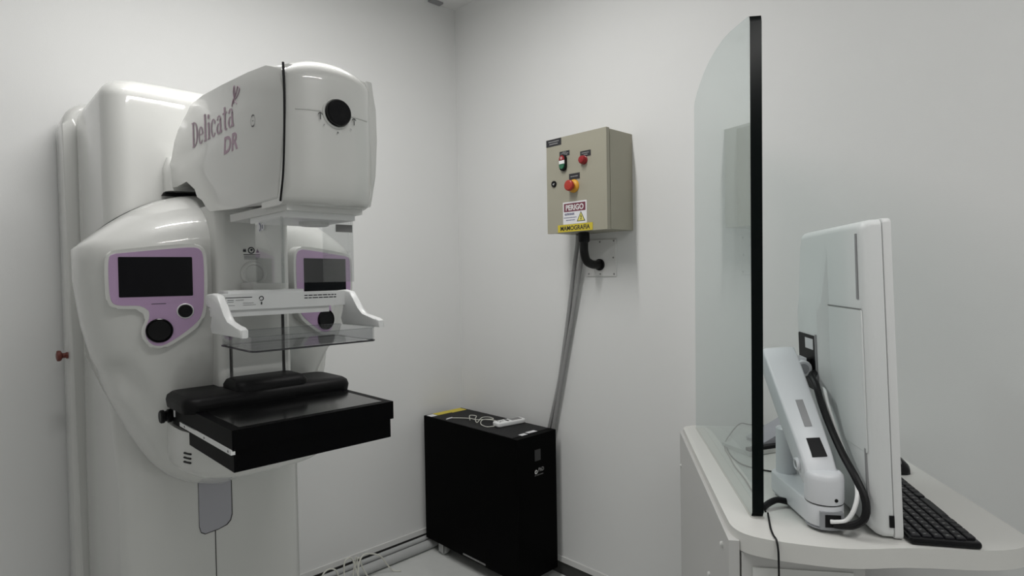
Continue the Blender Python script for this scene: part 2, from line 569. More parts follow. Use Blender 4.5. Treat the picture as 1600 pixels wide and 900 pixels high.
for s in (-1, 1):
    X = V3(s * .96853, .2489, 0); Nn = V3(s * .2489, -.96853, 0)
    T = frame((XC + s * .107, -.961, 0), X, (0, 0, 1), Nn)
    pn = obj('console_panel', (lambda b: (prism(b, chaikin(BZ, 2), -.05, .001, T, r=.004, seg=3), b)[1])(nb()), WHITE, mm)
    bm = nb(); prism(bm, chaikin(PU, 2), -.004, .0018, T, r=.0008, seg=1); obj('lilac_faceplate', bm, PURPLE, pn, label='lilac faceplate')
    bm = nb(); prism(bm, rrect(.024, .164, 1.291, 1.378, .002, 2), 0, .0026, T); obj('display', bm, SCREEN, pn, label='dark rectangular display')
    bm = nb(); lathe(bm, [(.0265, 0), (.0265, .006), (.0245, .008), (.0235, .004)], frame(T @ V3(.091, 1.216, 0), X, (0, 0, 1), Nn)); obj('knob_rim', bm, BLACKG, pn)
    bm = nb(); lathe(bm, [(.0235, 0), (.0235, .0055), (.022, .0065), (.008, .006), (0, .006)], frame(T @ V3(.091, 1.216, 0), X, (0, 0, 1), Nn)); obj('large_knob', bm, BLACK, pn, label='large round black knob')
    bm = nb(); lathe(bm, [(.017, 0), (.017, .004), (.0155, .0055), (.0140, .004)], frame(T @ V3(.040, 1.257, 0), X, (0, 0, 1), Nn)); obj('white_knob_ring', bm, BRIGHT, pn, label='white ring around the small knob')
    bm = nb(); lathe(bm, [(.0142, 0), (.0142, .006), (.013, .007), (.003, .0065), (0, .007)], frame(T @ V3(.040, 1.257, 0), X, (0, 0, 1), Nn)); obj('small_knob', bm, BLACK, pn, label='small round black knob')
    bm = nb(); rect2d(bm, .077, .105, 1.2742, 1.2756, T, .0022); obj('slot_line', bm, INK, pn, recalc=False)

# tube arm and head
ARMP = [(1.362, 1.716), (1.29, 1.729), (1.2, 1.739), (1.05, 1.750), (.92, 1.757), (.83, 1.756), (.77, 1.745), (.71, 1.722), (.67, 1.695), (.645, 1.66), (.63, 1.62), (.60, 1.60), (.55, 1.60), (.55, 1.572),
        (.70, 1.571), (.78, 1.574), (.82, 1.572), (.85, 1.560), (.872, 1.535), (.888, 1.508), (.91, 1.492), (.95, 1.484), (1.12, 1.475), (1.335, 1.466), (1.352, 1.52), (1.362, 1.60), (1.365, 1.66)]
TA = frame((XC, 0, 0), (0, -1, 0), (0, 0, 1), (-1, 0, 0))
bm = nb(); prism(bm, ARMP, -.0885, .0885, TA, r=.021, seg=5); obj('tube_arm', bm, WHITE, mm, sharp=50)
bm = nb(); loft_rr(bm, [(1.565, XC - .10, XC + .10, -.665, -.58, .03), (1.63, XC - .10, XC + .10, -.65, -.58, .03), (1.66, XC - .09, XC + .09, -.625, -.58, .015)]); obj('arm_collar', bm, WHITE, mm)
bm = nb(); loft_rr(bm, [(1.556, XC - .105, XC + .105, -.63, -.58, .02), (1.5635, XC - .10, XC + .10, -.63, -.58, .02)]); obj('gap_shade', bm, BLACK, mm, label='black filler painting the shade in the gap under the arm')  # solid black filler paints the shade in the open gap, no boot there
# front cap of the tube head
bm = nb()
rings = []
NU = 24
for i in range(NU + 1):
    u = -1 + 2 * i / NU
    c_ = .026 * abs(u) ** 3.2
    yf = lambda z: -1.388 - .007 * math.sin(PI * (z - 1.45) / .30) + c_
    zt = 1.738 - .021 * u * u
    pr = [(-1.25, 1.462), (-1.360 + c_, 1.462), (-1.374 + c_, 1.4655), (-1.383 + c_, 1.475)]
    pr += [(yf(z), z) for z in (1.49, 1.52, 1.56, 1.60, 1.64, 1.67, 1.69)]
    R1_ = zt - 1.69
    y0 = yf(1.69)
    for k in range(1, 9):
        a = PI / 2 * k / 8
        pr.append((y0 + .052 * (1 - math.cos(a)), 1.69 + R1_ * math.sin(a)))
    pr.append((-1.25, zt + .004))
    rings.append([(XC + u * .087, y, z) for y, z in pr])
loft(bm, rings)
head = obj('head_front_cap', bm, WHITE, mm, sharp=50)
# cheek shells flanking the cap
SHELL = [(1.30, 1.729), (1.362, 1.718), (1.372, 1.66), (1.374, 1.60), (1.366, 1.53), (1.348, 1.468), (1.30, 1.466)]
bm = nb(); prism(bm, SHELL, -.0975, -.080, TA, r=.005, seg=3); obj('cheek_shell', bm, WHITE, mm)
seamp = [V3(XC - .0876, -1.3655, 1.715), V3(XC - .0876, -1.368, 1.66), V3(XC - .0876, -1.366, 1.60), V3(XC - .0876, -1.356, 1.52), V3(XC - .0876, -1.340, 1.468)]
bm = nb(); tube(bm, spline(seamp, 6), .0022, 6); obj('head_seam', bm, BLACK, mm, label='dark seam between arm and front cap')
# head dial and engraved line
TH = frame((XC, -1.393, 1.632), (1, 0, 0), (0, 0, 1), (0, -1, 0))
bm = nb(); lathe(bm, [(.0285, -.006), (.0285, .003), (.026, .005), (.0245, .003)], TH, 36); obj('dial_ring', bm, WHITE, mm)
dial = obj('angle_dial', (lambda b: (lathe(b, [(.0242, -.006), (.0242, .012), (.022, .015), (.010, .0145), (.004, .0135), (0, .0135)], TH, 36), b)[1])(nb()), BLACKG, mm, label='round black angle dial')
cap_y = lambda x: -1.388 - .007 * math.sin(PI * (1.632 - 1.45) / .30) + .026 * abs(x / .087) ** 3.2
for x0, x1 in ((-.073, -.030), (.030, .070)):
    bm = nb(); tube(bm, [V3(XC + x0 + (x1 - x0) * k / 6, cap_y(x0 + (x1 - x0) * k / 6), 1.632) for k in range(7)], .0019, 8); obj('crease_line', bm, WHITE, mm)
bm = nb()
TH2 = frame((XC, -1.3945, 1.632), (1, 0, 0), (0, 0, 1), (0, -1, 0))
bm.free()
for sx in (-1, 1):
    bm = nb(); ring2d(bm, sx * .034, -.008, .0035, .0016, TH2, a0=0, a1=180, d=.003); rect2d(bm, sx * .034 - .0008, sx * .034 + .0008, -.017, -.0045, TH2, .003)
    obj('paddle_symbol', bm, INK, mm, recalc=False)
    bm = nb(); poly2d(bm, [(sx * .0255, -.0245), (sx * .0265, -.0235), (sx * .029, -.0265), (sx * .028, -.0275)], TH2, .003); obj('dial_tick', bm, GREYM, mm, recalc=False)
bm = nb(); rect2d(bm, -.001, .001, -.0375, -.034, TH2, .003); obj('dial_tick', bm, INK, mm, recalc=False)
# lettering on the arm's left flank
TX = lambda y, z: frame((XC - .0888, y, z), (0, -1, 0), (0, 0, 1), (-1, 0, 0))
def ell(bm, cx, cy, rx, ry, tx, ty, a0, a1, T, d=.0006, n=28):
    m_ = max(4, int(n * abs(a1 - a0) / 360))
    A = [math.radians(a0 + (a1 - a0) * i / m_) for i in range(m_ + 1)]
    vo = add_verts(bm, [(cx + rx * math.cos(a), cy + ry * math.sin(a), d) for a in A], T)
    vi = add_verts(bm, [(cx + (rx - tx) * math.cos(a), cy + (ry - ty) * math.sin(a), d) for a in A], T)
    for k in range(m_):
        bm.faces.new((vi[k], vo[k], vo[k + 1], vi[k + 1]))
def stem(bm, x, y0, y1, T, w_=.16, top=True, foot=True):
    rect2d(bm, x, x + w_, y0, y1, T)
    if foot: rect2d(bm, x - .07, x + w_ + .07, y0, y0 + .045, T, .0007)
    if top: poly2d(bm, [(x - .09, y1 - .05), (x + w_ * .6, y1 - .05), (x + w_, y1), (x + w_ * .4, y1 + .01)], T, .0007)
def glyph(ch, x):
    b = nb()
    T = TX(-.836, 1.648) @ Matrix.Diagonal((.0685, .060, 1, 1)) @ Matrix.Translation((x, 0, 0))
    if ch == 'D':
        stem(b, .07, 0, 1.0, T, .15, False); rect2d(b, 0, .25, .955, 1.0, T, .0007); ell(b, .20, .5, .44, .5, .15, .05, -90, 90, T)
    elif ch == 'e':
        ell(b, .25, .33, .25, .34, .12, .05, 0, 318, T); rect2d(b, .08, .46, .33, .375, T, .0007)
    elif ch == 'l':
        stem(b, .08, 0, 1.03, T)
    elif ch == 'i':
        stem(b, .08, 0, .64, T); poly2d(b, circle(.155, .86, .095, 14), T)
    elif ch == 'c':
        ell(b, .25, .33, .25, .34, .12, .05, 45, 320, T); poly2d(b, circle(.40, .52, .07, 10), T, .0007)
    elif ch == 'a':
        rect2d(b, .30, .44, .06, .50, T); ell(b, .24, .47, .20, .20, .10, .05, 0, 165, T); ell(b, .20, .19, .20, .20, .11, .05, 60, 330, T, .0007); poly2d(b, [(.30, .06), (.44, .12), (.52, .06), (.50, .0), (.38, .0)], T, .0008)
    elif ch == 't':
        rect2d(b, .12, .26, .12, .84, T); rect2d(b, .0, .40, .595, .65, T, .0007); ell(b, .27, .15, .15, .16, .13, .05, 180, 320, T, .0007)
    obj('letter', b, LILAC, mm, recalc=False)
gx_ = 0
for ch, adv in zip('Delicata', (.70, .58, .36, .36, .56, .60, .46, .60)):
    glyph(ch, gx_)
    gx_ += adv
text('lettering', 'DR', .050, TX(-1.050, 1.599), LILAC, mm, xs=1.25, align='LEFT', shear=.15, bold=.0011)
bm = nb()
tube(bm, spline([V3(XC - .0893, -1.118, 1.694), V3(XC - .0893, -1.128, 1.712), V3(XC - .0893, -1.126, 1.730), V3(XC - .0893, -1.120, 1.716), V3(XC - .0893, -1.128, 1.698), V3(XC - .0893, -1.138, 1.690)], 5), .001, 5)
tube(bm, spline([V3(XC - .0893, -1.122, 1.702), V3(XC - .0893, -1.140, 1.704), V3(XC - .0893, -1.155, 1.716), V3(XC - .0893, -1.146, 1.724), V3(XC - .0893, -1.136, 1.712), V3(XC - .0893, -1.116, 1.700), V3(XC - .0893, -1.110, 1.690)], 5), .001, 5)
obj('ribbon_emblem', bm, LILAC, mm, label='small lilac ribbon mark above the lettering')
bm = nb()
Tm = TX(-1.222, 1.638)
ring2d(bm, 0, 0, .011, .0012, Tm); rect2d(bm, -.003, .003, -.001, .001, Tm); ring2d(bm, 0, 0, .011, .003, Tm, a0=55, a1=125); ring2d(bm, 0, 0, .011, .003, Tm, a0=235, a1=305)
obj('pivot_mark', bm, GREYM, mm, recalc=False)

# collimator plate and clear face guard under the head
bm = nb(); box(bm, XC - .078, XC + .078, -1.345, -1.05, 1.452, 1.468, .005, 2); obj('collimator_plate', bm, WHITE2, mm)
bm = nb(); box(bm, XC - .072, XC + .072, -1.325, -1.15, 1.441, 1.453, .004, 2); obj('guard_mount', bm, BRIGHT, mm)
bm = nb(); lathe(bm, [(.03, 0), (.03, .006), (.026, .008), (0, .008)], frame((XC + .02, -1.25, 1.441), (1, 0, 0), (0, -1, 0), (0, 0, -1))); obj('light_window', bm, WHITE2, mm)
bm = nb()
fo = []
for i in range(5):
    pass
gx = .0745
contour = [(-gx, -1.18), (-gx, -1.30)] + [(-gx + .010 * (1 - math.cos(a)), -1.30 - .010 * math.sin(a)) for a in (PI / 8, PI / 4, 3 * PI / 8)] + [(-gx + .010, -1.31), (gx - .010, -1.31)] + [(gx - .010 * (1 - math.cos(a)), -1.30 - .010 * math.sin(a)) for a in (3 * PI / 8, PI / 4, PI / 8)] + [(gx, -1.30), (gx, -1.18)]
inner = [(x * .97, y + .0022 if abs(x) < gx - .001 else y) for x, y in contour]
loop = contour + list(reversed(inner))
prism(bm, loop, 1.317, 1.443, TP)
guard = obj('face_guard', bm, CLEAR, mm, label='clear acrylic face guard')
bm = nb(); rect2d(bm, .036, .073, 1.418, 1.4335, frame((XC, -1.3108, 0), (1, 0, 0), (0, 0, 1), (0, -1, 0))); obj('grey_tag', bm, GREYL, guard, recalc=False, label='grey tag on the face guard')
TW = frame((XC - gx - .0006, 0, 0), (0, -1, 0), (0, 0, 1), (-1, 0, 0))
bm = nb(); poly2d(bm, [(1.205 + .011 * math.cos(2 * PI * i / 20), 1.430 + .011 * math.sin(2 * PI * i / 20)) for i in range(20)], TW, .0002); poly2d(bm, circle(1.222, 1.430, .008, 16), TW, .0002)
obj('round_sticker', bm, PAPER, guard, recalc=False)
bm = nb(); ring2d(bm, 1.205, 1.430, .0075, .003, TW, a0=-80, a1=80); rect2d(bm, 1.2205, 1.2235, 1.426, 1.434, TW); obj('sticker_print', bm, BLUEI, guard, recalc=False)
for x0, x1 in ((-gx, -gx + .003), (gx - .003, gx)):
    bm = nb(); box(bm, XC + x0, XC + x1, -1.312, -1.306, 1.317, 1.443); obj('guard_edge', bm, ACR_WALL, guard)

# paddle carriage, bar, arms and clear compression paddle
bm = nb(); box(bm, XC - .048, XC + .042, -1.13, -.98, 1.262, 1.302, .008, 3); obj('paddle_carriage', bm, WHITE2, mm)
bm = nb(); box(bm, XC - .035, XC + .03, -1.06, -.98, 1.302, 1.318, .006, 3); obj('carriage_cap', bm, WHITE2, mm)
bm = nb(); box(bm, XC - .149, XC + .149, -1.157, -1.125, 1.263, 1.296, .004, 3); box(bm, XC - .137, XC + .10, -1.150, -1.09, 1.249, 1.2645, .003, 2); box(bm, XC - .12, XC + .04, -1.150, -1.09, 1.28, 1.3025, .003, 2)
bar = obj('paddle_bar', bm, BRIGHT, mm)
TB = frame((XC, -1.1572, 0), (1, 0, 0), (0, 0, 1), (0, -1, 0))
bm = nb()
rect2d(bm, -.128, -.075, 1.2875, 1.289, TB, .0003); rect2d(bm, -.124, -.112, 1.2825, 1.2835, TB, .0003); rect2d(bm, -.108, -.092, 1.2825, 1.2833, TB, .0003)
rect2d(bm, -.124, -.112, 1.279, 1.2797, TB, .0003); rect2d(bm, -.094, -.072, 1.276, 1.2767, TB, .0003); rect2d(bm, -.094, -.068, 1.272, 1.2727, TB, .0003); rect2d(bm, -.124, -.110, 1.272, 1.2726, TB, .0003)
ring2d(bm, -.056, 1.285, .0042, .0018, TB, a0=-140, a1=200, d=.0003); rect2d(bm, -.0575, -.0545, 1.272, 1.278, TB, .0003)
x = .038
random.seed(3)
for row, z in enumerate((1.2868, 1.2812)):
    x = .038
    while x < .112:
        L = random.uniform(.006, .013)
        rect2d(bm, x, min(x + L, .114), z, z + .0022, TB, .0003)
        x += L + .0018
obj('bar_print', bm, INK, bar, recalc=False)['kind'] = 'stuff'
PARM = [(1.105, 1.287), (1.115, 1.296), (1.15, 1.298), (1.178, 1.294), (1.195, 1.276), (1.212, 1.254), (1.232, 1.241), (1.288, 1.237), (1.302, 1.232), (1.302, 1.217), (1.14, 1.217), (1.133, 1.232), (1.148, 1.246), (1.153, 1.262), (1.143, 1.272), (1.116, 1.269)]
for s in (-1, 1):
    bm = nb(); prism(bm, PARM, s * .136, s * .151, frame((XC, 0, 0), (0, -1, 0), (0, 0, 1), (1, 0, 0)), r=.0035, seg=2)
    a_ = obj('paddle_arm', bm, BRIGHT, mm, sharp=60)
    bm = nb(); box(bm, XC + s * .1415, XC + s * .1455, -1.2995, -1.295, 1.221, 1.230); obj('arm_slot', bm, GREYM, a_)
bm = nb()
PO = rrect(XC - .130, XC + .130, -1.303, -1.125, .014, 6)
PI_ = rrect(XC - .1275, XC + .1275, -1.3005, -1.1275, .012, 6)
loft(bm, [[(x, y, 1.218) for x, y in PI_], [(x, y, 1.1935) for x, y in PI_]], cap=False)
loft(bm, [[(x, y, 1.1905) for x, y in PO], [(x, y, 1.218) for x, y in PO]], cap=False)
vs = add_verts(bm, [(x, y, 1.1935) for x, y in PI_]); bm.faces.new(vs)
vs = add_verts(bm, [(x, y, 1.1905) for x, y in PO]); bm.faces.new(list(reversed(vs)))
paddle = obj('compression_paddle', bm, PADDLEM, mm, recalc=False, label='clear acrylic compression paddle tray')
bm = nb(); tube(bm, [V3(x, y, 1.1905) for x, y in PO + PO[:1]], .0019, 6); obj('paddle_lower_edge', bm, ACR_EDGE, paddle)
bm = nb(); tube(bm, [V3(x, y, 1.218) for x, y in PO + PO[:1]], .0009, 5); obj('paddle_rim', bm, ACR_WALL, paddle)

# detector shelf
bm = nb(); box(bm, XC - .1655, XC + .1655, -1.294, -.905, .973, 1.013, .003, 2); obj('detector_base', bm, DETM, mm, label='black lower box of the detector shelf')
bm = nb(); box(bm, XC - .170, XC + .170, -1.30, -.90, 1.014, 1.052, .003, 2); tray = obj('detector_tray', bm, DETM, mm, label='black upper tray of the detector shelf')
bm = nb(); prism(bm, rrect(XC - .152, XC + .152, -1.285, -.93, .004, 3), 1.0515, 1.0528, r=.0006, seg=1); obj('glossy_plate', bm, CARBON, tray, label='glossy dark top plate')
bm = nb(); box(bm, XC - .1725, XC - .165, -1.300, -.985, 1.0075, 1.0165, .001, 1); rail = obj('white_side_rail', bm, BRIGHT, mm)
for y in (-1.02, -1.15, -1.285):
    bm = nb(); box(bm, XC - .1729, XC - .1724, y - .003, y + .003, 1.010, 1.014); obj('rail_mark', bm, GREYL, rail)
bm = nb(); prism(bm, rrect(.935, .945, 1.020, 1.036, .002, 2), 0, .0012, frame((XC - .170, 0, 0), (0, -1, 0), (0, 0, 1), (-1, 0, 0))); prism(bm, [(.9375, 1.024), (.9425, 1.024), (.9425, 1.032), (.9375, 1.032)], .0012, .0014, frame((XC - .170, 0, 0), (0, -1, 0), (0, 0, 1), (-1, 0, 0)))
obj('icon_sticker', bm, PAPER, tray)
bm = nb(); loft_rr(bm, [(1.048, XC - .188, XC + .186, -1.090, -.925, .03), (1.064, XC - .190, XC + .188, -1.094, -.922, .032), (1.074, XC - .188, XC + .186, -1.088, -.926, .03), (1.080, XC - .180, XC + .178, -1.078, -.934, .025)])
obj('arm_pad', bm, PAD, mm, sharp=60, label='long black padded rest')
bm = nb(); loft_rr(bm, [(1.072, XC - .082, XC + .082, -1.082, -.972, .02), (1.088, XC - .082, XC + .082, -1.082, -.972, .02), (1.098, XC - .077, XC + .077, -1.070, -.978, .018), (1.101, XC - .070, XC + .070, -1.055, -.985, .015)])
obj('chin_pad', bm, PAD, mm, sharp=60, label='raised black centre pad')
bm = nb(); lathe(bm, [(.0, 0), (.014, 0), (.015, .002), (.015, .008), (.012, .010), (.012, .014), (.015, .016), (.015, .022), (.013, .024), (0, .024)], frame((XC - .168, -.905, 1.018), (0, 1, 0), (0, 0, 1), (-1, 0, 0)), 14)
obj('release_knob', bm, BLACK, mm, label='ribbed black knob on the shelf side')
bm = nb()
rows = [(.999, .174, -1.11, -.80), (.972, .174, -1.11, -.80), (.945, .173, -1.10, -.80), (.92, .171, -1.09, -.79), (.902, .165, -1.075, -.78), (.888, .150, -1.055, -.78), (.877, .128, -1.025, -.775), (.869, .095, -.985, -.77), (.863, .055, -.94, -.77), (.861, .02, -.89, -.77)]
rings = []
for z, w_, yf, yb in rows:
    ring = []
    N = 36
    cy = yf + min(w_, .16)
    for i in range(N):
        a = 2 * PI * i / N
        c_, s_ = math.cos(a), math.sin(a)
        xx = w_ * (abs(c_) ** .62) * (1 if c_ > 0 else -1)
        yy = (cy + (yf - cy) * abs(s_) ** .75) if s_ < 0 else (cy + (yb - cy) * abs(s_) ** .5)
        ring.append((XC + xx, yy, z))
    rings.append(ring)
loft(bm, rings)
bowl = obj('detector_bowl', bm, WHITE, mm, sharp=60)
def bowl_pt(z, a):
    w_, yf, yb = interp(sorted(rows), z)
    cy = yf + min(w_, .16)
    c_, s_ = math.cos(a), math.sin(a)
    return V3(XC + w_ * (abs(c_) ** .62) * (1 if c_ > 0 else -1), cy + (yf - cy) * abs(s_) ** .75, z)
for k in range(3):
    z = .952 - k * .0105
    p0, p1 = bowl_pt(z, math.radians(190)), bowl_pt(z, math.radians(212))
    ctr = (p0 + p1) / 2
    tx = (p1 - p0).normalized(); up = (bowl_pt(z + .004, math.radians(200)) - bowl_pt(z - .004, math.radians(200))).normalized()
    nn = tx.cross(up).normalized()
    if nn.x > 0: nn = -nn
    bm = nb(); prism(bm, rrect(-.014, .014, -.0022, .0022, .0021, 3), -.004, .0035, frame(ctr, tx, up, nn)); obj('vent_slot', bm, BLACK, bowl)

# lower front details
TL = frame((XC, -.7005, 0), (1, 0, 0), (0, 0, 1), (0, -1, 0))
ov = [(-.058, .81), (-.058, .668), (-.054, .652), (-.044, .645), (-.01, .648), (.010, .654), (.020, .664), (.0245, .68), (.0245, .81)]
bm = nb(); prism(bm, [(x + (.0025 if x > 0 else -.0008), z - (.0025 if z < .7 else 0)) for x, z in ov], -.005, .0008, TL); obj('access_recess', bm, GAP, mm, label='dark gap around the access plate')
bm = nb(); prism(bm, ov, -.005, .0022, TL, r=.001, seg=1); obj('access_plate', bm, GREYP, mm, label='grey plate in the column front')
bm = nb(); box(bm, XC - .0195, XC - .0175, -.7012, -.699, .05, .647); obj('cover_seam', bm, GAP, mm)
bm = nb(); lathe(bm, [(.010, 0), (.010, .008), (.008, .010), (.008, .017), (.0155, .021), (.017, .026), (.0155, .031), (.008, .033), (0, .033)], frame((XC - .255, -.13, 1.10), (0, 1, 0), (0, 0, 1), (-1, 0, 0))); obj('emergency_button', bm, REDD, mm, label='dull red mushroom button on the back plate')
for y, z in ((-.165, 1.745), (-.17, .775)):
    bm = nb(); lathe(bm, [(.006, 0), (.006, .004), (.004, .006), (0, .006)], frame((XC - .238, y + .02, z), (0, 1, 0), (0, 0, 1), (-1, 0, 0)), 12); obj('screw_cap', bm, WHITE2, mm)

# ================================================================== ELECTRICAL PANEL BOX ON THE RIGHT WALL
BX = thing('electrical_panel_box', 'beige metal electrical box with red and green buttons on the right wall', 'electrical box', (0, -.933, 1.492))
Y0, Y1, Z0, Z1 = -1.083, -.783, 1.492, 1.869
bm = nb(); box(bm, -.143, 0, Y0 + .004, Y1 - .004, Z0 + .002, Z1 - .002, .002, 1); obj('enclosure', bm, BOXP, BX)
bm = nb(); box(bm, -.152, -.142, Y0 + .014, Y1 - .012, Z0 + .012, Z1 - .012); obj('door_gasket', bm, BLACK, BX)
bm = nb(); box(bm, -.170, -.1512, Y0, Y1, Z0, Z1, .0025, 2); door = obj('door', bm, BOXP, BX)
FX = lambda y, z: frame((-.1702, y, z), (0, -1, 0), (0, 0, 1), (-1, 0, 0))
def plate(y0, y1, z0, z1, m, name, d=.001):
    b = nb(); prism(b, [(-y0, z0), (-y1, z0), (-y1, z1), (-y0, z1)], 0, d, FX(0, 0)); return obj(name, b, m, door)
def bars(pl_y0, pl_y1, zc, hh, m, frac=(0.15, .85), name='label_print', seed=1, d=.0012):
    random.seed(seed)
    b = nb(); x = pl_y0 + (pl_y1 - pl_y0) * frac[0]; end = pl_y0 + (pl_y1 - pl_y0) * frac[1]
    while x > end:
        L = random.uniform(.003, .007)
        rect2d(b, -x, -max(x - L, end), zc - hh / 2, zc + hh / 2, FX(0, 0), d)
        x -= L + .0012
    return b
plate(-.7835, -.863, 1.8405, 1.868, INK, 'black_label')
obj('label_print', bars(-.785, -.863, 1.8585, .004, DIMINK, seed=2), DIMINK, door, recalc=False)
obj('label_print', bars(-.785, -.863, 1.8495, .004, DIMINK, (.2, .78), seed=5), DIMINK, door, recalc=False)
plate(-.854, -.905, 1.793, 1.812, INK, 'black_label')
for k, z in enumerate((1.8075, 1.8025, 1.7975)):
    obj('label_print', bars(-.854, -.905, z, .0025, DIMINK, ((.3, .12, .2)[k], (.7, .9, .8)[k]), seed=8 + k), DIMINK, door, recalc=False)
plate(-.959, -1.010, 1.775, 1.797, INK, 'black_label')
obj('label_print', bars(-.959, -1.010, 1.789, .003, DIMINK, seed=12), DIMINK, door, recalc=False)
obj('label_print', bars(-.959, -1.010, 1.782, .003, DIMINK, (.35, .7), seed=13), DIMINK, door, recalc=False)
plate(-.902, -.955, 1.695, 1.7185, INK, 'black_label')
obj('label_print', bars(-.902, -.955, 1.707, .0035, DIMINK, seed=15), DIMINK, door, recalc=False)
# double push button
bm = nb(); prism(bm, rrect(-.016, .016, -.032, .032, .0155, 6), 0, .012, FX(-.876, 1.766), r=.002, seg=2); pb = obj('double_push_button', bm, BLACK, BX)
bm = nb(); prism(bm, [(.0135 * math.cos(a), .008 + .019 * math.sin(a)) for a in [PI * i / 12 for i in range(13)]], .011, .0165, FX(-.876, 1.767), r=.001, seg=1); obj('stop_button', bm, REDI, pb, label='red upper push button')
bm = nb(); ring2d(bm, 0, .016, .004, .0016, FX(-.876, 1.767), d=.0169); obj('stop_symbol', bm, WINK, pb, recalc=False)
bm = nb(); prism(bm, [(-.0135, -.007), (.0135, -.007), (.0135, .007), (-.0135, .007)], .011, .0155, FX(-.876, 1.767), r=.0008, seg=1); obj('white_lens', bm, BRIGHT, pb, label='white middle lens')
bm = nb(); prism(bm, [(.0135 * math.cos(a), -.008 + .019 * math.sin(a)) for a in [PI + PI * i / 12 for i in range(13)]], .011, .0165, FX(-.876, 1.767), r=.001, seg=1); obj('start_button', bm, GREENB, pb, label='green lower push button')
# pilot lamp
bm = nb(); lathe(bm, [(.017, 0), (.017, .005), (.0155, .006), (.0155, .016), (.012, .021), (.006, .023), (0, .0235)], FX(-.977, 1.762)); obj('pilot_lamp', bm, REDI, BX, label='round red pilot lamp')
# emergency stop
bm = nb(); lathe(bm, [(.026, 0), (.026, .003), (.023, .008), (.015, .012), (.013, .012)], FX(-.925, 1.669)); es = obj('emergency_stop', bm, YELB, BX, label='yellow ring of the emergency stop')
bm = nb(); lathe(bm, [(.013, .008), (.013, .020), (.0195, .022), (.0215, .027), (.0205, .034), (.017, .037), (0, .038)], FX(-.925, 1.669)); obj('mushroom_button', bm, REDB, es, label='red mushroom button')
# lock
bm = nb(); lathe(bm, [(.0125, 0), (.0125, .004), (.011, .006), (.009, .004), (0, .004)], FX(-.823, 1.689)); lk = obj('door_lock', bm, BLACK, BX)
bm = nb(); poly2d(bm, [(-.006, .001), (.006, .003), (.004, -.002), (0, -.006), (-.004, -.003)], FX(-.823, 1.689), .0048); obj('lock_insert', bm, METAL, lk, recalc=False)
# danger sign
plate(-.868, -.987, 1.523, 1.610, PAPER, 'danger_sticker')
b = nb(); rect2d(b, .8735, .9815, 1.5715, 1.604, FX(0, 0), .0013); obj('danger_header', b, MAROON, door, recalc=False)
text('danger_word', 'PERIGO', .0295, FX(-.9275, 1.5775) @ Matrix.Translation((0, 0, .0016)), WINK, door, xs=.90, bold=.0009, ext=.0002)
text('warning_word', 'ELETRICIDADE', .0105, FX(-.9015, 1.5585) @ Matrix.Translation((0, 0, .0014)), BLUEI, door, xs=.70, bold=.0004, ext=.0002)
obj('warning_print', bars(-.872, -.938, 1.5485, .003, BLUEI, (.0, .98), seed=21, d=.0014), BLUEI, door, recalc=False)
obj('warning_print', bars(-.872, -.938, 1.5385, .003, BLUEI, (.18, .86), seed=22, d=.0014), BLUEI, door, recalc=False)
b = nb(); poly2d(b, [(.938, 1.531), (.980, 1.531), (.959, 1.5695)], FX(0, 0), .0014); obj('triangle_border', b, INK, door, recalc=False)
b = nb(); poly2d(b, [(.9425, 1.5335), (.9755, 1.5335), (.959, 1.5645)], FX(0, 0), .0017); obj('warning_triangle', b, YELT, door, recalc=False)
b = nb(); poly2d(b, [(.9605, 1.559), (.9555, 1.5475), (.9595, 1.5485), (.9575, 1.540), (.9555, 1.541), (.9595, 1.5345), (.9625, 1.541), (.9605, 1.5405), (.9635, 1.5515), (.9595, 1.5505)], FX(0, 0), .002); obj('lightning_bolt', b, INK, door, recalc=False)
plate(-.840, -1.015, 1.4935, 1.5225, YEL, 'yellow_label', .0016)
text('yellow_label_word', 'MAMOGRAFIA', .0245, FX(-.9275, 1.4995) @ Matrix.Translation((0, 0, .0019)), INK, door, xs=.94, bold=.0005, ext=.0002)

# hose, plate, conduits
t = thing('wall_cover_plate', 'square white blank plate with screws on the wall below the electrical box', 'cover plate', (0, -.925, 1.316))
bm = nb(); prism(bm, [(.852, 1.317), (.999, 1.315), (1.001, 1.465), (.855, 1.468)], 0, .006, frame((0, 0, 0), (0, -1, 0), (0, 0, 1), (-1, 0, 0)), r=.001, seg=1); obj('plate', bm, SKIRT, t)
for y, z in ((-.921, 1.457), (-.990, 1.458), (-.987, 1.391), (-.862, 1.327), (-.921, 1.326), (-.990, 1.325)):
    bm = nb(); lathe(bm, [(.0035, 0), (.0035, .0015), (0, .002)], frame((-.006, y, z), (0, -1, 0), (0, 0, 1), (-1, 0, 0)), 8); obj('screw', bm, GREYL, t)
hose = thing('flexible_hose', 'thick black hose curving from the electrical box into the wall plate', 'hose', (-.10, -.917, 1.492))
bm = nb(); tube(bm, spline([V3(-.10, -.914, 1.4915), V3(-.10, -.913, 1.45), V3(-.099, -.913, 1.415), V3(-.087, -.914, 1.382), V3(-.06, -.917, 1.367), V3(-.03, -.919, 1.364), V3(-.0065, -.920, 1.364)], 6), .0175, 14); obj('hose_body', bm, HOSE, hose)
bm = nb(); lathe(bm, [(.0225, 0), (.0225, .032), (.019, .038)], frame((-.10, -.914, 1.4915), (1, 0, 0), (0, -1, 0), (0, 0, -1)), 16); obj('gland_nut', bm, BLACK, hose)
bm = nb(); lathe(bm, [(.024, 0), (.024, .006), (.019, .008)], frame((-.0065, -.920, 1.364), (0, -1, 0), (0, 0, 1), (-1, 0, 0)), 18); obj('wall_grommet', bm, BLACKG, hose)
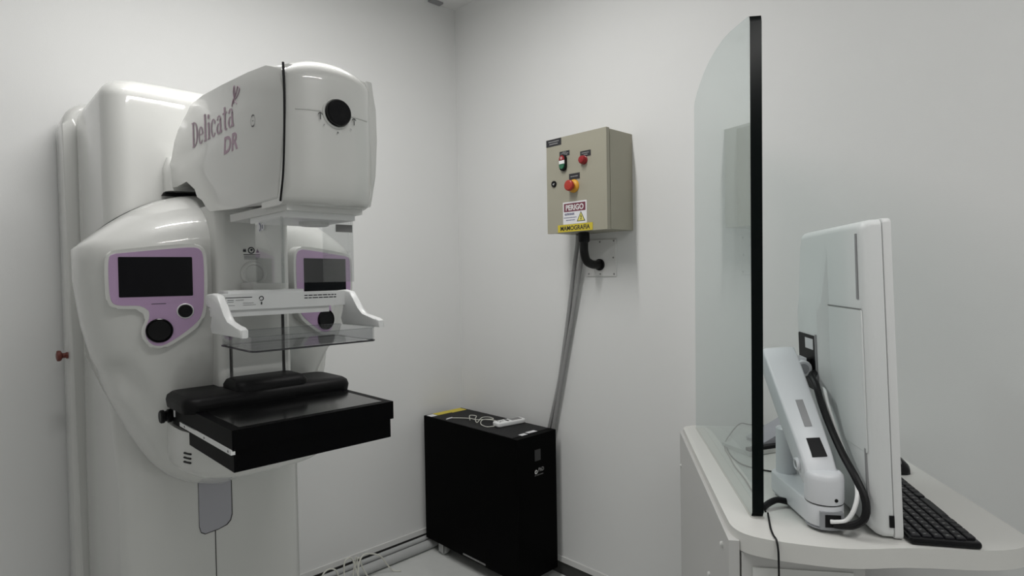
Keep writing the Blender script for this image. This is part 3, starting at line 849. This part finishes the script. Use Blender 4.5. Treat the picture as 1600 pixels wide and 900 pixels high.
for k, (pts, lab) in enumerate((
    ([(-.05, -.842, 1.492), (-.03, -.82, 1.44), (-.02, -.793, 1.35), (-.019, -.754, 1.131), (-.019, -.725, .98), (-.019, -.697, .849), (-.019, -.636, .642), (-.019, -.60, .50), (-.019, -.57, .30)], 'ribbed grey conduit, the left of two running down from the box behind the black cabinet'),
    ([(-.052, -.864, 1.492), (-.04, -.852, 1.44), (-.026, -.833, 1.36), (-.0195, -.776, 1.132), (-.0195, -.730, .936), (-.0195, -.710, .85), (-.0195, -.661, .652), (-.0195, -.625, .50), (-.0195, -.595, .30)], 'ribbed grey conduit, the right of two running down from the box behind the black cabinet'))):
    P = resample(spline([V3(*p) for p in pts], 10), .0028)
    bm = nb(); tube(bm, P, .0095, 10, rf=lambda i: (.0096 if i % 2 else .0082))
    tag(obj('corrugated_conduit', bm, CONDUIT, sharp=80), lab, 'conduit', 'grey conduits on the right wall')

# ================================================================== UPS CABINET
UX0, UX1, UY0, UY1, UZ0, UZ1 = -.279, -.047, -.697, -.052, .062, .655
ups = thing('ups_cabinet', 'black metal power backup cabinet on castors standing in the corner', 'power cabinet', ((UX0 + UX1) / 2, (UY0 + UY1) / 2, 0))
bm = nb(); box(bm, UX0, UX1, UY0 + .03, UY1, UZ0, UZ1, .002, 1); cb = obj('cabinet_body', bm, UPSM, ups)
bm = nb(); box(bm, UX0 - .002, UX1 + .002, UY0, UY0 + .029, UZ0 - .01, UZ1, .004, 2); fp = obj('front_panel', bm, UPSM, ups)
bm = nb(); box(bm, UX0 + .004, UX1 - .004, UY0 + .034, UY1 - .004, UZ1, UZ1 + .0012); obj('top_sheet', bm, UPSP, ups)
TU = frame((0, UY0, 0), (1, 0, 0), (0, 0, 1), (0, -1, 0))
bm = nb(); prism(bm, [(-.178, .545), (-.143, .545), (-.143, .592), (-.178, .592)], 0, .001, TU); obj('display', bm, mat('lcd_grey', (.022, .022, .023), .3), fp, label='small dark grey display')
bm = nb(); poly2d(bm, circle(-.171, .499, .009, 18), TU, .0007); obj('logo_disc', bm, WINK, fp, recalc=False)
bm = nb(); rect2d(bm, -.1725, -.1695, .493, .505, TU, .001); rect2d(bm, -.177, -.165, .4975, .5005, TU, .001); obj('logo_cross', bm, UPSM, fp, recalc=False)
text('logo_word', 'PhD', .0235, frame((-.158, UY0 - .0005, .497), (1, 0, 0), (0, 0, 1), (0, -1, 0)), DIMINK, fp, xs=.85, align='LEFT')
bm = nb()
for x0, x1 in ((-.180, -.170), (-.167, -.150), (-.148, -.128)):
    rect2d(bm, x0, x1, .4825, .4865, TU, .0007)
obj('logo_subline', bm, mat('grey_ink', (.12, .12, .12), .6), fp, recalc=False)
TS = frame((UX0, 0, 0), (0, -1, 0), (0, 0, 1), (-1, 0, 0))
bm = nb(); random.seed(5); x = .335
while x < .485:
    L = random.uniform(.004, .010); rect2d(bm, x, min(x + L, .487), .067, .0755, TS, .0007); x += L + .002
obj('side_print', bm, DIMINK, cb, recalc=False, label='white line of print low on the side')
for cx, cy in ((UX0 + .035, -.15), (UX1 - .035, -.15), (UX0 + .035, -.62), (UX1 - .035, -.62)):
    bm = nb(); box(bm, cx - .026, cx + .026, cy - .03, cy + .03, UZ0 - .004, UZ0); box(bm, cx - .021, cx - .018, cy - .018, cy + .018, .014, UZ0 - .004); box(bm, cx + .018, cx + .021, cy - .018, cy + .018, .014, UZ0 - .004)
    ca = obj('castor', bm, METAL, ups)
    bm = nb(); lathe(bm, [(0, -.015), (.022, -.015), (.025, -.010), (.025, .010), (.022, .015), (0, .015)], frame((cx, cy, .025), (0, 1, 0), (0, 0, 1), (1, 0, 0)), 16); obj('castor_wheel', bm, PIPE, ca)
TT = frame((0, 0, UZ1 + .0012), (1, 0, 0), (0, 1, 0), (0, 0, 1))
def toplabel(pts, m, nm):
    b = nb(); prism(b, pts, 0, .0006, TT); return obj(nm, b, m, ups)
toplabel([(-.232, -.104), (-.152, -.104), (-.152, -.058), (-.232, -.058)], YEL, 'yellow_sticker'); toplabel([(-.150, -.112), (-.060, -.112), (-.060, -.058), (-.150, -.058)], YEL, 'yellow_sticker')
toplabel([(-.274, -.106), (-.237, -.106), (-.237, -.066), (-.274, -.066)], PAPER, 'white_sticker')
toplabel([(-.222, -.668), (-.188, -.668), (-.188, -.645), (-.222, -.645)], PAPER, 'white_sticker'); toplabel([(-.174, -.660), (-.124, -.664), (-.124, -.640), (-.174, -.638)], PAPER, 'white_sticker')
ZU = UZ1 + .0014
rc = thing('remote_control', 'white handheld remote lying on top of the black cabinet', 'remote control', (-.125, -.488, ZU))
TR = frame((-.122, -.486, ZU), V3(.985, -.16, 0).normalized(), V3(.16, .985, 0).normalized(), (0, 0, 1))
bm = nb(); prism(bm, rrect(-.075, .075, -.027, .027, .012, 4), 0, .02, TR, r=.005, seg=3); rb = obj('remote_body', bm, BRIGHT, rc)
bm = nb(); prism(bm, rrect(.005, .060, -.018, .018, .003, 2), .0198, .0205, TR); obj('remote_display', bm, GREYL, rc, label='dark grey window')
for x, y in ((-.055, -.010), (-.055, .010), (-.035, 0), (-.045, 0)):
    bm = nb(); prism(bm, circle(x, y, .0045, 10), .0198, .0212, TR, r=.0005, seg=1); obj('remote_button', bm, GREYM, rc)
bm = nb(); prism(bm, rrect(-.018, -.008, -.016, .016, .002, 2), .0198, .0208, TR); obj('remote_slider', bm, BLACK, rc)
bm = nb()
zc = ZU + .002
tube(bm, spline([V3(-.226, -.203, zc), V3(-.200, -.235, zc), V3(-.180, -.285, zc + .002), V3(-.188, -.335, zc + .006), V3(-.165, -.372, zc + .008), V3(-.135, -.395, zc + .004), V3(-.140, -.432, zc), V3(-.185, -.462, zc + .003), V3(-.1985, -.4735, zc + .006)], 7), .0019, 7)
tube(bm, spline([V3(-.196, -.300, zc), V3(-.165, -.262, zc + .010), V3(-.158, -.300, zc + .012), V3(-.190, -.330, zc + .008), V3(-.214, -.372, zc + .004), V3(-.165, -.350, zc + .014), V3(-.120, -.352, zc + .008), V3(-.128, -.385, zc + .006), V3(-.180, -.372, zc + .010), V3(-.216, -.400, zc + .002), V3(-.226, -.450, zc), V3(-.206, -.480, zc + .004)], 7), .0019, 7)
obj('cord', bm, CORD, rc, label='knotted thin white cord')
bm = nb(); tube(bm, [V3(-.262, -.208, zc + .001), V3(-.226, -.203, zc + .001)], .0032, 8); obj('plug', bm, PAPER, rc)

# ================================================================== PIPES AND CORDS ON THE FLOOR
for nm, y, z, r, x0, x1, lab in (('floor_pipe', -.057, .022, .0215, -1.14, -.13, 'thicker grey pipe along the foot of the back wall, nearer the room'), ('floor_pipe', -.021, .040, .013, -1.14, -.13, 'thinner grey pipe along the foot of the back wall, nearer the wall')):
    bm = nb(); tube(bm, spline([V3(x0, y, z), V3(x0 * .7 + x1 * .3, y - .003, z), V3(x0 * .3 + x1 * .7, y, z), V3(x1, y + .003, z)], 5), r, 14)
    tag(obj(nm, bm, PIPE), lab, 'pipe', 'pipes at the foot of the back wall')
CO = [[(-.872, -.13, .004), (-.862, -.12, .07), (-.842, -.12, .112), (-.812, -.12, .118), (-.788, -.12, .10), (-.774, -.12, .055), (-.77, -.14, .004)],
      [(-.752, -.13, .004), (-.752, -.12, .07), (-.75, -.12, .118), (-.732, -.12, .136), (-.712, -.12, .122), (-.700, -.13, .07), (-.69, -.16, .004)],
      [(-.716, -.12, .004), (-.710, -.12, .06), (-.694, -.12, .104), (-.681, -.12, .120), (-.668, -.12, .078), (-.650, -.13, .035), (-.635, -.15, .004)],
      [(-.700, -.15, .004), (-.691, -.13, .08), (-.664, -.12, .122), (-.618, -.12, .116), (-.574, -.12, .088), (-.545, -.12, .045), (-.515, -.125, .006), (-.49, -.15, .004)],
      [(-.722, -.14, .004), (-.716, -.13, .06), (-.704, -.125, .11), (-.698, -.125, .13), (-.692, -.125, .11), (-.690, -.13, .05), (-.678, -.15, .004)]]
ct = thing('cable_tangle', 'loose white cable standing in loops on the floor beside the machine', 'cable', (-.68, -.13, 0))
for k, (pts, lab) in enumerate(zip(CO, ('white cord loop on the floor nearest the machine', 'tall white cord loop beside the machine loop', 'narrow white cord loop in the middle of the floor tangle', 'widest white cord loop reaching toward the black cabinet', 'thin twisted white cord pair standing in the floor tangle'))):
    bm = nb(); tube(bm, spline([V3(*p) for p in pts], 7), .0035 if k != 4 else .0025, 7)
    obj('cable_loop', bm, CORD, ct)

# ================================================================== CONTROL DESK (rotated frame u, v)
th = math.radians(-143.3)
DU = V3(math.cos(th), math.sin(th), 0); DV = V3(math.cos(th + PI / 2), math.sin(th + PI / 2), 0)
DO = V3(-.19592, -1.39474, 0)
TD = frame(DO, DU, DV, (0, 0, 1))
ZT = .82
def D(u, v, z=0):
    return TD @ V3(u, v, z)
desk = thing('control_desk', 'cream operator desk with rounded worktop and white cabinet below', 'desk', D(.43, .15, 0))
top = [(0.0, .02), (.006, .006), (.02, 0), (.77, 0), (.81, .003), (.84, .018), (.858, .05), (.872, .10), (.883, .17), (.879, .225), (.866, .28), (.861, .34), (.861, .40), (.856, .45), (.838, .50), (.805, .53), (.765, .5365), (.22, .535), (.185, .525), (.155, .495), (0, .285)]
bm = nb(); prism(bm, chaikin(top, 2), ZT - .036, ZT, TD, r=.012, seg=4); obj('worktop', bm, DESK, desk, sharp=50)
bm = nb(); box(bm, .02, .832, -.008, .012, .05, .803, .002, 1, TD); sp = obj('side_panel', bm, DESKP, desk)
for u, z in ((.765, .765), (-.0 + .05, .70), (.60, .62)):
    bm = nb(); lathe(bm, [(.006, 0), (.006, .003), (.004, .005), (0, .005)], frame(D(u, -.008, z), DU, (0, 0, 1), -DV), 12); obj('screw_cap', bm, WHITE2, sp)
bm = nb(); box(bm, .03, .820, .012, .236, .05, .788, .001, 1, TD); obj('cabinet_carcass', bm, DESKP, desk)
bm = nb(); box(bm, .8205, .834, .0155, .236, .07, .782, .002, 2, TD); dr = obj('cabinet_door', bm, DESKP, desk)
bm = nb(); box(bm, .833, .837, .035, .215, .10, .755, .003, 2, TD); obj('door_inset', bm, WHITE2, dr)
bm = nb(); box(bm, .05, .80, .03, .22, 0, .05, 0, 1, TD); obj('plinth', bm, GREYM, desk)

# radiation shield
sh = thing('radiation_shield', 'clear greenish radiation shield glass with dark edge standing on the desk', 'glass screen', D(.40, .06, ZT))
arc = [(.03, ZT + .001), (.752, ZT + .001), (.760, ZT + .012), (.7755, 1.820), (.772, 1.832), (.755, 1.838), (.65, 1.861), (.58, 1.876), (.503, 1.888), (.41, 1.896), (.317, 1.899), (.24, 1.895), (.18, 1.887), (.12, 1.876), (.074, 1.862), (.062, 1.85), (.030, ZT + .012)]
bm = nb()
TDg = TD @ Matrix.Translation((.76, .052, 0)) @ Matrix.Rotation(math.radians(.8), 4, 'Z') @ Matrix.Translation((-.76, -.052, 0))
TG = TDg @ frame((0, .052, 0), (1, 0, 0), (0, 0, 1), (0, 1, 0))
rv = prism(bm, arc, 0, .0225, TG)
bm.faces.ensure_lookup_table()
for f in bm.faces:
    uu = (TDg.inverted() @ f.calc_center_median()).x
    f.material_index = 1 if (len(f.verts) <= 6 and uu > .72) else 0
obj('glass_pane', bm, [SHIELD, SHIELD_EDGE], sh, sharp=30)
bm = nb(); prism(bm, rrect(.028, .764, .0495, .0770, .01, 3), ZT + .0002, ZT + .0016, TDg); obj('glass_seal', bm, mat('clear_sealant', (.55, .55, .52), .4), sh)

# monitor (leaning slightly, so v shifts with height)
mo = thing('computer_monitor', 'white upright computer monitor seen from behind on a desk arm', 'monitor', D(.65, .27, ZT))
k_ = -.034
TM = TD @ Matrix(((1, 0, 0, 0), (0, 1, k_, -k_ * ZT), (0, 0, 1, 0), (0, 0, 0, 1)))
MU0, MU1, MZ0, MZ1 = .465, .836, .8212, 1.4185
TMF = TM @ frame((0, 0, 0), (1, 0, 0), (0, 0, 1), (0, 1, 0))
bm = nb(); prism(bm, rrect(MU0, MU1, MZ0, MZ1, .009, 4), .287, .303, TMF, r=.003, seg=2); obj('front_frame', bm, MONF, mo)
bm = nb(); prism(bm, rrect(MU0 + .012, MU1 - .012, MZ0 + .012, MZ1 - .012, .004, 2), .3025, .3035, TMF); obj('screen', bm, SCREEN, mo)
bm = nb()
rings = []
for v_, ins, r in ((.286, .0015, .012), (.270, .002, .012), (.261, .005, .013), (.254, .011, .012), (.2515, .018, .010)):
    rings.append([(x, z, v_) for x, z in rrect(MU0 + ins, MU1 - ins, MZ0 + ins, MZ1 - ins, r, 4)])
loft(bm, rings, T=TMF); shell = obj('back_shell', bm, MON, mo, sharp=40)
bm = nb()
rings = []
for v_, a0, a1, b0, b1, r in ((.2525, .470, .655, .86, 1.395, .02), (.240, .485, .640, .92, 1.27, .02), (.232, .50, .634, .96, 1.245, .02)):
    rings.append([(x, z, v_) for x, z in rrect(a0, a1, b0, b1, r, 4)])
loft(bm, rings, T=TMF); obj('back_bulge', bm, MON, mo, sharp=20)
bm = nb(); prism(bm, rrect(.640, .8225, .977, 1.248, .004, 2), .2500, .2525, TMF, r=.0008, seg=1); cv = obj('rear_cover', bm, MON, mo)
bm = nb(); box(bm, .640, .8225, .2494, .2506, 1.2485, 1.2505, 0, 1, TM); obj('cover_seam', bm, GREYL, cv)
for z0, z1, ua, ub in ((1.268, 1.392, .808, .800), (.862, .985, .818, .806)):
    bm = nb()
    prism(bm, [(ua - .004, z0), (ua + .004, z0), (ub + .012, z1), (ub + .006, z1)] if z0 < 1 else [(ua - .004, z0), (ua + .004, z0), (ub + .014, z1), (ub + .008, z1)], .2495, .2525, TMF)
    obj('vent_groove', bm, GREYM, mo)
bm = nb(); box(bm, MU1 - .0035, MU1 + .0006, .279, .287, .844, .866, 0, 1, TM); obj('side_port', bm, BLACK, mo)
bm = nb(); prism(bm, rrect(.505, .626, 1.055, 1.178, .004, 2), .2300, .2330, TMF); vs_ = obj('mount_recess', bm, BLACK, mo, label='black mounting recess in the back')
bm = nb(); prism(bm, [(.555, 1.146), (.608, 1.146), (.608, 1.170), (.555, 1.170)], .2292, .2305, TMF); obj('rating_label', bm, PAPER, vs_)
bm = nb(); prism(bm, rrect(.6225, .628, 1.05, 1.182, .002, 2), .2285, .2330, TMF); obj('recess_rim', bm, GREYM, vs_)

# monitor arm
ar = thing('monitor_stand', 'white jointed monitor arm standing on the desk behind the shield glass', 'monitor stand', D(.64, .15, ZT))
bm = nb(); lathe(bm, [(.024, 0), (.024, .004), (.0215, .005), (.0215, .150), (.019, .153), (.012, .154), (0, .154)], frame(D(.615, .158, ZT + .0005), DU, DV, (0, 0, 1)), 24); obj('arm_pole', bm, ARM, ar)
def stadium(u0, v0, u1, v1, r0, r1, n=10):
    d = Vector((u1 - u0, v1 - v0)); a = math.atan2(d.y, d.x)
    p = [(u1 + r1 * math.cos(a + t_), v1 + r1 * math.sin(a + t_)) for t_ in [-PI / 2 + PI * i / n for i in range(n + 1)]]
    p += [(u0 + r0 * math.cos(a + t_), v0 + r0 * math.sin(a + t_)) for t_ in [PI / 2 + PI * i / n for i in range(n + 1)]]
    return p
bm = nb(); prism(bm, stadium(.615, .158, .785, .181, .031, .0345), .829, .872, TD, r=.004, seg=2); lk = obj('lower_link', bm, ARM, ar)
bm = nb(); prism(bm, stadium(.785, .181, .786, .181, .0345, .0345), .826, .829, TD); obj('link_foot', bm, ARMG, lk)
# cable port on the near end of the link
bm = nb(); box(bm, .795, .8215, .163, .204, .828, .862, .003, 2, TD); pt = obj('cable_port', bm, ARMG, ar)
bm = nb(); box(bm, .8205, .8222, .171, .199, .833, .857, 0, 1, TD); obj('port_opening', bm, BLACK, pt)
bm = nb(); lathe(bm, [(.0345, .872), (.0345, .8735)], frame(D(.785, .181, 0), DU, DV, (0, 0, 1)), 28); obj('joint_seam', bm, BLACK, ar)
bm = nb(); lathe(bm, [(.0345, .8735), (.0355, .880), (.0355, .918), (.034, .926), (.030, .931), (.0285, .9315), (.028, .930), (0, .9315)], frame(D(.785, .181, 0), DU, DV, (0, 0, 1)), 32); jt = obj('elbow_joint', bm, ARM, ar)
bm = nb(); lathe(bm, [(.0035, 0), (.0035, .001), (0, .001)], frame(D(.785 + .0338, .181 + .0107, .884), DV, (0, 0, 1), DU), 10); obj('joint_screw', bm, BLACK, jt)
# sloping spring arm
A0 = D(.772, .177, .915); A1 = D(.575, .152, 1.125)
ax = (A1 - A0).normalized(); side = (DV - ax * DV.dot(ax)).normalized(); up = side.cross(ax).normalized()
if up.dot(DU) < 0 and up.z < 0:
    up = -up
if up.z < 0:
    up = -up
L = (A1 - A0).length
TArm = frame(A0, ax, side, up)
bm = nb()
rings = []
for s_, w_, h_ in ((-.012, .027, .016), (0, .030, .020), (.04, .031, .026), (L * .5, .034, .027), (L - .02, .036, .026), (L + .01, .036, .022), (L + .018, .028, .014)):
    rings.append([(s_, a, b) for a, b in rrect(-w_, w_, -h_, h_, .005, 2)])
loft(bm, rings, T=TArm); sa = obj('spring_arm', bm, ARM, ar, sharp=50)
bm = nb(); prism(bm, [(L * .33, -.005), (L * .33, .010), (L * .55, .010), (L * .55, -.005)], .0268, .0278, TArm, r=.0004, seg=1); obj('grey_inlay', bm, GREYM, sa, label='grey inlay strip')
bm = nb(); prism(bm, [(L * .10, -.010), (L * .10, .018), (L * .24, .016), (L * .24, -.010)], .0225, .0275, TArm); obj('arm_window', bm, BLACK, sa, label='black opening')
bm = nb(); lathe(bm, [(.013, 0), (.013, .004), (.010, .006), (.007, .003), (0, .003)], TArm @ frame((.030, -.031, -.004), (1, 0, 0), (0, 0, 1), (0, -1, 0)), 18); pv = obj('pivot_ring', bm, ARM, sa)
bm = nb(); lathe(bm, [(.007, 0), (.007, .0045), (0, .0045)], TArm @ frame((.030, -.031, -.004), (1, 0, 0), (0, 0, 1), (0, -1, 0)), 14); obj('pivot_bolt', bm, ARMG, sa)
# tilt head between arm and monitor
H0 = D(.600, .196, 1.105)
bm = nb(); lathe(bm, [(.017, -.016), (.0185, -.014), (.0185, .014), (.016, .016), (.012, .014), (0, .013)], frame(H0, DV, (0, 0, 1), DU), 24); hd = obj('tilt_knuckle', bm, ARM, ar)
bm = nb(); lathe(bm, [(.011, 0), (.011, .004), (.007, .003), (0, .003)], frame(H0 + DU * .014, DV, (0, 0, 1), DU), 18); obj('knuckle_bolt', bm, ARMG, hd)
bm = nb(); box(bm, .560, .606, .150, .205, 1.096, 1.128, .006, 3, TD); obj('arm_neck', bm, ARM, ar)
bm = nb(); box(bm, .575, .600, .200, .230, 1.085, 1.125, .004, 2, TD); obj('mount_bracket', bm, BLACK, ar)

# cables of the monitor
bm = nb()
tube(bm, spline([D(.608, .2285, 1.098), D(.640, .205, 1.094), D(.668, .205, 1.078), D(.690, .208, 1.045), D(.720, .214, 1.005), D(.765, .222, .960), D(.808, .232, .922), D(.832, .238, .890), D(.842, .232, .862), D(.838, .214, .846), D(.828, .196, .841), D(.8225, .186, .840)], 8), .0072, 10)
tag(obj('monitor_cable', bm, CORDB), 'thick black cable looping from the monitor down to the arm joint', 'cable')
bm = nb()
tube(bm, spline([D(.628, .2265, 1.062), D(.650, .222, 1.068), D(.674, .220, 1.066), D(.690, .221, 1.04), D(.715, .226, 1.000), D(.755, .230, .955), D(.795, .233, .925), D(.822, .228, .900), D(.833, .217, .872), D(.832, .204, .852), D(.8265, .188, .846), D(.8225, .180, .845)], 8), .0042, 9)
tag(obj('monitor_cable', bm, BRIGHT), 'white cable looping beside the thick black one below the monitor', 'cable')
bm = nb(); tube(bm, spline([D(.719, .084, .828), D(.705, .100, .833), D(.695, .118, .836), D(.692, .140, .832), D(.690, .165, .8275)], 8), .0066, 10)
tag(obj('desk_cable', bm, CORDB), 'short thick black cable arching beside the foot of the glass', 'cable')
zc = ZT + .0022
bm = nb(); tube(bm, spline([D(.745, .086, zc + .004), D(.775, .081, zc), D(.815, .074, zc), D(.846, .071, zc + .0005), D(.862, .072, zc - .001), D(.8735, .072, ZT - .012), D(.8765, .072, ZT - .032), D(.874, .073, .75), D(.868, .075, .70), D(.868, .076, .60), D(.868, .08, .45)], 8), .0019, 8)
tag(obj('hanging_cable', bm, CORDB), 'thin black cord hanging over the front edge of the desk', 'cord')
bm = nb(); tube(bm, spline([D(.02, .34, zc), D(.0, .272, zc), D(.01, .215, zc + .006), D(.03, .176, zc + .012), D(.19, .108, zc + .004), D(.272, .088, zc), D(.345, .086, zc), D(.433, .083, zc), D(.529, .087, zc), D(.655, .085, zc), D(.727, .086, zc)], 8), .0019, 8)
tag(obj('thin_cable', bm, CORDB), 'thin black cord wandering along the inside of the glass', 'cord')
bm = nb(); tube(bm, spline([D(.256, .096, zc), D(.31, .092, zc), D(.365, .094, zc), D(.42, .110, zc), D(.459, .16, zc), D(.47, .22, zc)], 8), .0019, 8)
tag(obj('thin_cable', bm, CORDB), 'thin black cord curving across the desk behind the arm pole', 'cord')

# sloped grey device behind the glass
dv = thing('sloped_device', 'pale grey sloping desk device with a black front bar, partly behind the glass', 'device', D(.22, .20, ZT))
TDr = TD @ Matrix.Translation((.235, .215, ZT)) @ Matrix.Rotation(math.radians(30), 4, 'Z')
bm = nb(); box(bm, -.06, .05, -.115, .12, .001, .012, .004, 2, TDr); obj('device_base', bm, WHITE2, dv)
bm = nb(); box(bm, .030, .046, -.11, .115, .011, .021, .003, 2, TDr); obj('black_bar', bm, BLACK, dv)
bm = nb(); prism(bm, [(-.03, .012), (.02, .012), (.095, .050), (.088, .066), (-.036, .022)], -.055, .02, TDr @ frame((0, 0, 0), (0, 1, 0), (0, 0, 1), (1, 0, 0)), r=.003, seg=2); obj('sloped_face', bm, GREYP, dv)

# keyboard with separate keys
kb = thing('keyboard', 'black keyboard lying on the desk under the monitor', 'keyboard', D(.62, .36, ZT))
KA = math.radians(-3)
TK = TD @ Matrix.Translation((.851, .292, ZT)) @ Matrix.Rotation(math.radians(-4), 4, 'Z')
# local: x runs from near end back (negative), y from rear edge (0) to user edge (.128)
bm = nb(); prism(bm, rrect(-.425, 0, .014, .129, .006, 3), .001, .013, TK, r=.004, seg=2); kbody = obj('keyboard_body', bm, BLACKG, kb)
bm = nb()
rings = [[(x, y, .0125) for x, y in rrect(-.0083, .0083, -.0083, .0083, .0015, 1)], [(x, y, .0155) for x, y in rrect(-.0078, .0078, -.0078, .0078, .0015, 1)], [(x, y, .0170) for x, y in rrect(-.0066, .0066, -.0064, .0064, .0015, 1)]]
loft(bm, rings)
bm2 = bm.copy()
bmesh.ops.recalc_face_normals(bm, faces=bm.faces[:])
kme = bpy.data.meshes.new('key'); bm.to_mesh(kme); bm.free(); bm2.free()
kme.materials.append(KEYM)
kme2 = kme.copy()
org = origin_of(kb)
def keyobj(name, x, y, sx=1.0):
    o = bpy.data.objects.new(name, kme)
    o.parent = kb
    mt = TK @ Matrix.Translation((x, y, 0)) @ Matrix.Diagonal((sx, 1, 1, 1))
    mt.translation = mt.translation - org
    o.matrix_local = mt
    S.collection.objects.link(o)
for row in range(6):
    y = .026 + row * .0182
    if row == 5:
        x = -.014
        for sx in (1.2, 1.2, 1, 1.2, 6.2, 1.2, 1.2, 1, 1, 1, 1, 1):
            keyobj('key', x - sx * .0094, y, sx * 1.05)
            x -= sx * .0188 + .001
        continue
    for col in range(21):
        keyobj('key', -.016 - col * .0193, y)
bm = nb()
random.seed(11)
for row in range(6):
    for col in range(21):
        x = -.016 - col * .0193; y = .026 + row * .0182
        if row < 5:
            rect2d(bm, x - .002, x + .001, y - .003, y + .001, TK, .0172)
obj('key_legends', bm, DIMINK, kb, recalc=False)

# mouse
ms = thing('computer_mouse', 'small black mouse on the desk beyond the keyboard', 'mouse', D(.42, .475, ZT))
bm = nb()
rings = []
for t_, w_, h_ in ((-.05, .008, .008), (-.046, .020, .016), (-.03, .028, .027), (0, .030, .034), (.025, .028, .029), (.043, .020, .018), (.05, .008, .009)):
    ring = []
    for i in range(17):
        a = PI * i / 16
        ring.append((t_, w_ * math.cos(a), .001 + h_ * math.sin(a) ** .8))
    rings.append(ring)
loft(bm, rings, T=TD @ Matrix.Translation((.40, .472, ZT))); mb = obj('mouse_body', bm, BLACKG, ms, sharp=70)
bm = nb(); lathe(bm, [(0, -.003), (.007, -.003), (.007, .003), (0, .003)], TD @ frame((.43, .472, ZT + .026), (1, 0, 0), (0, 0, 1), (0, 1, 0)), 12); obj('scroll_wheel', bm, GREYL, ms)
for o in S.objects:
    if '_o' in o.keys():
        del o['_o']
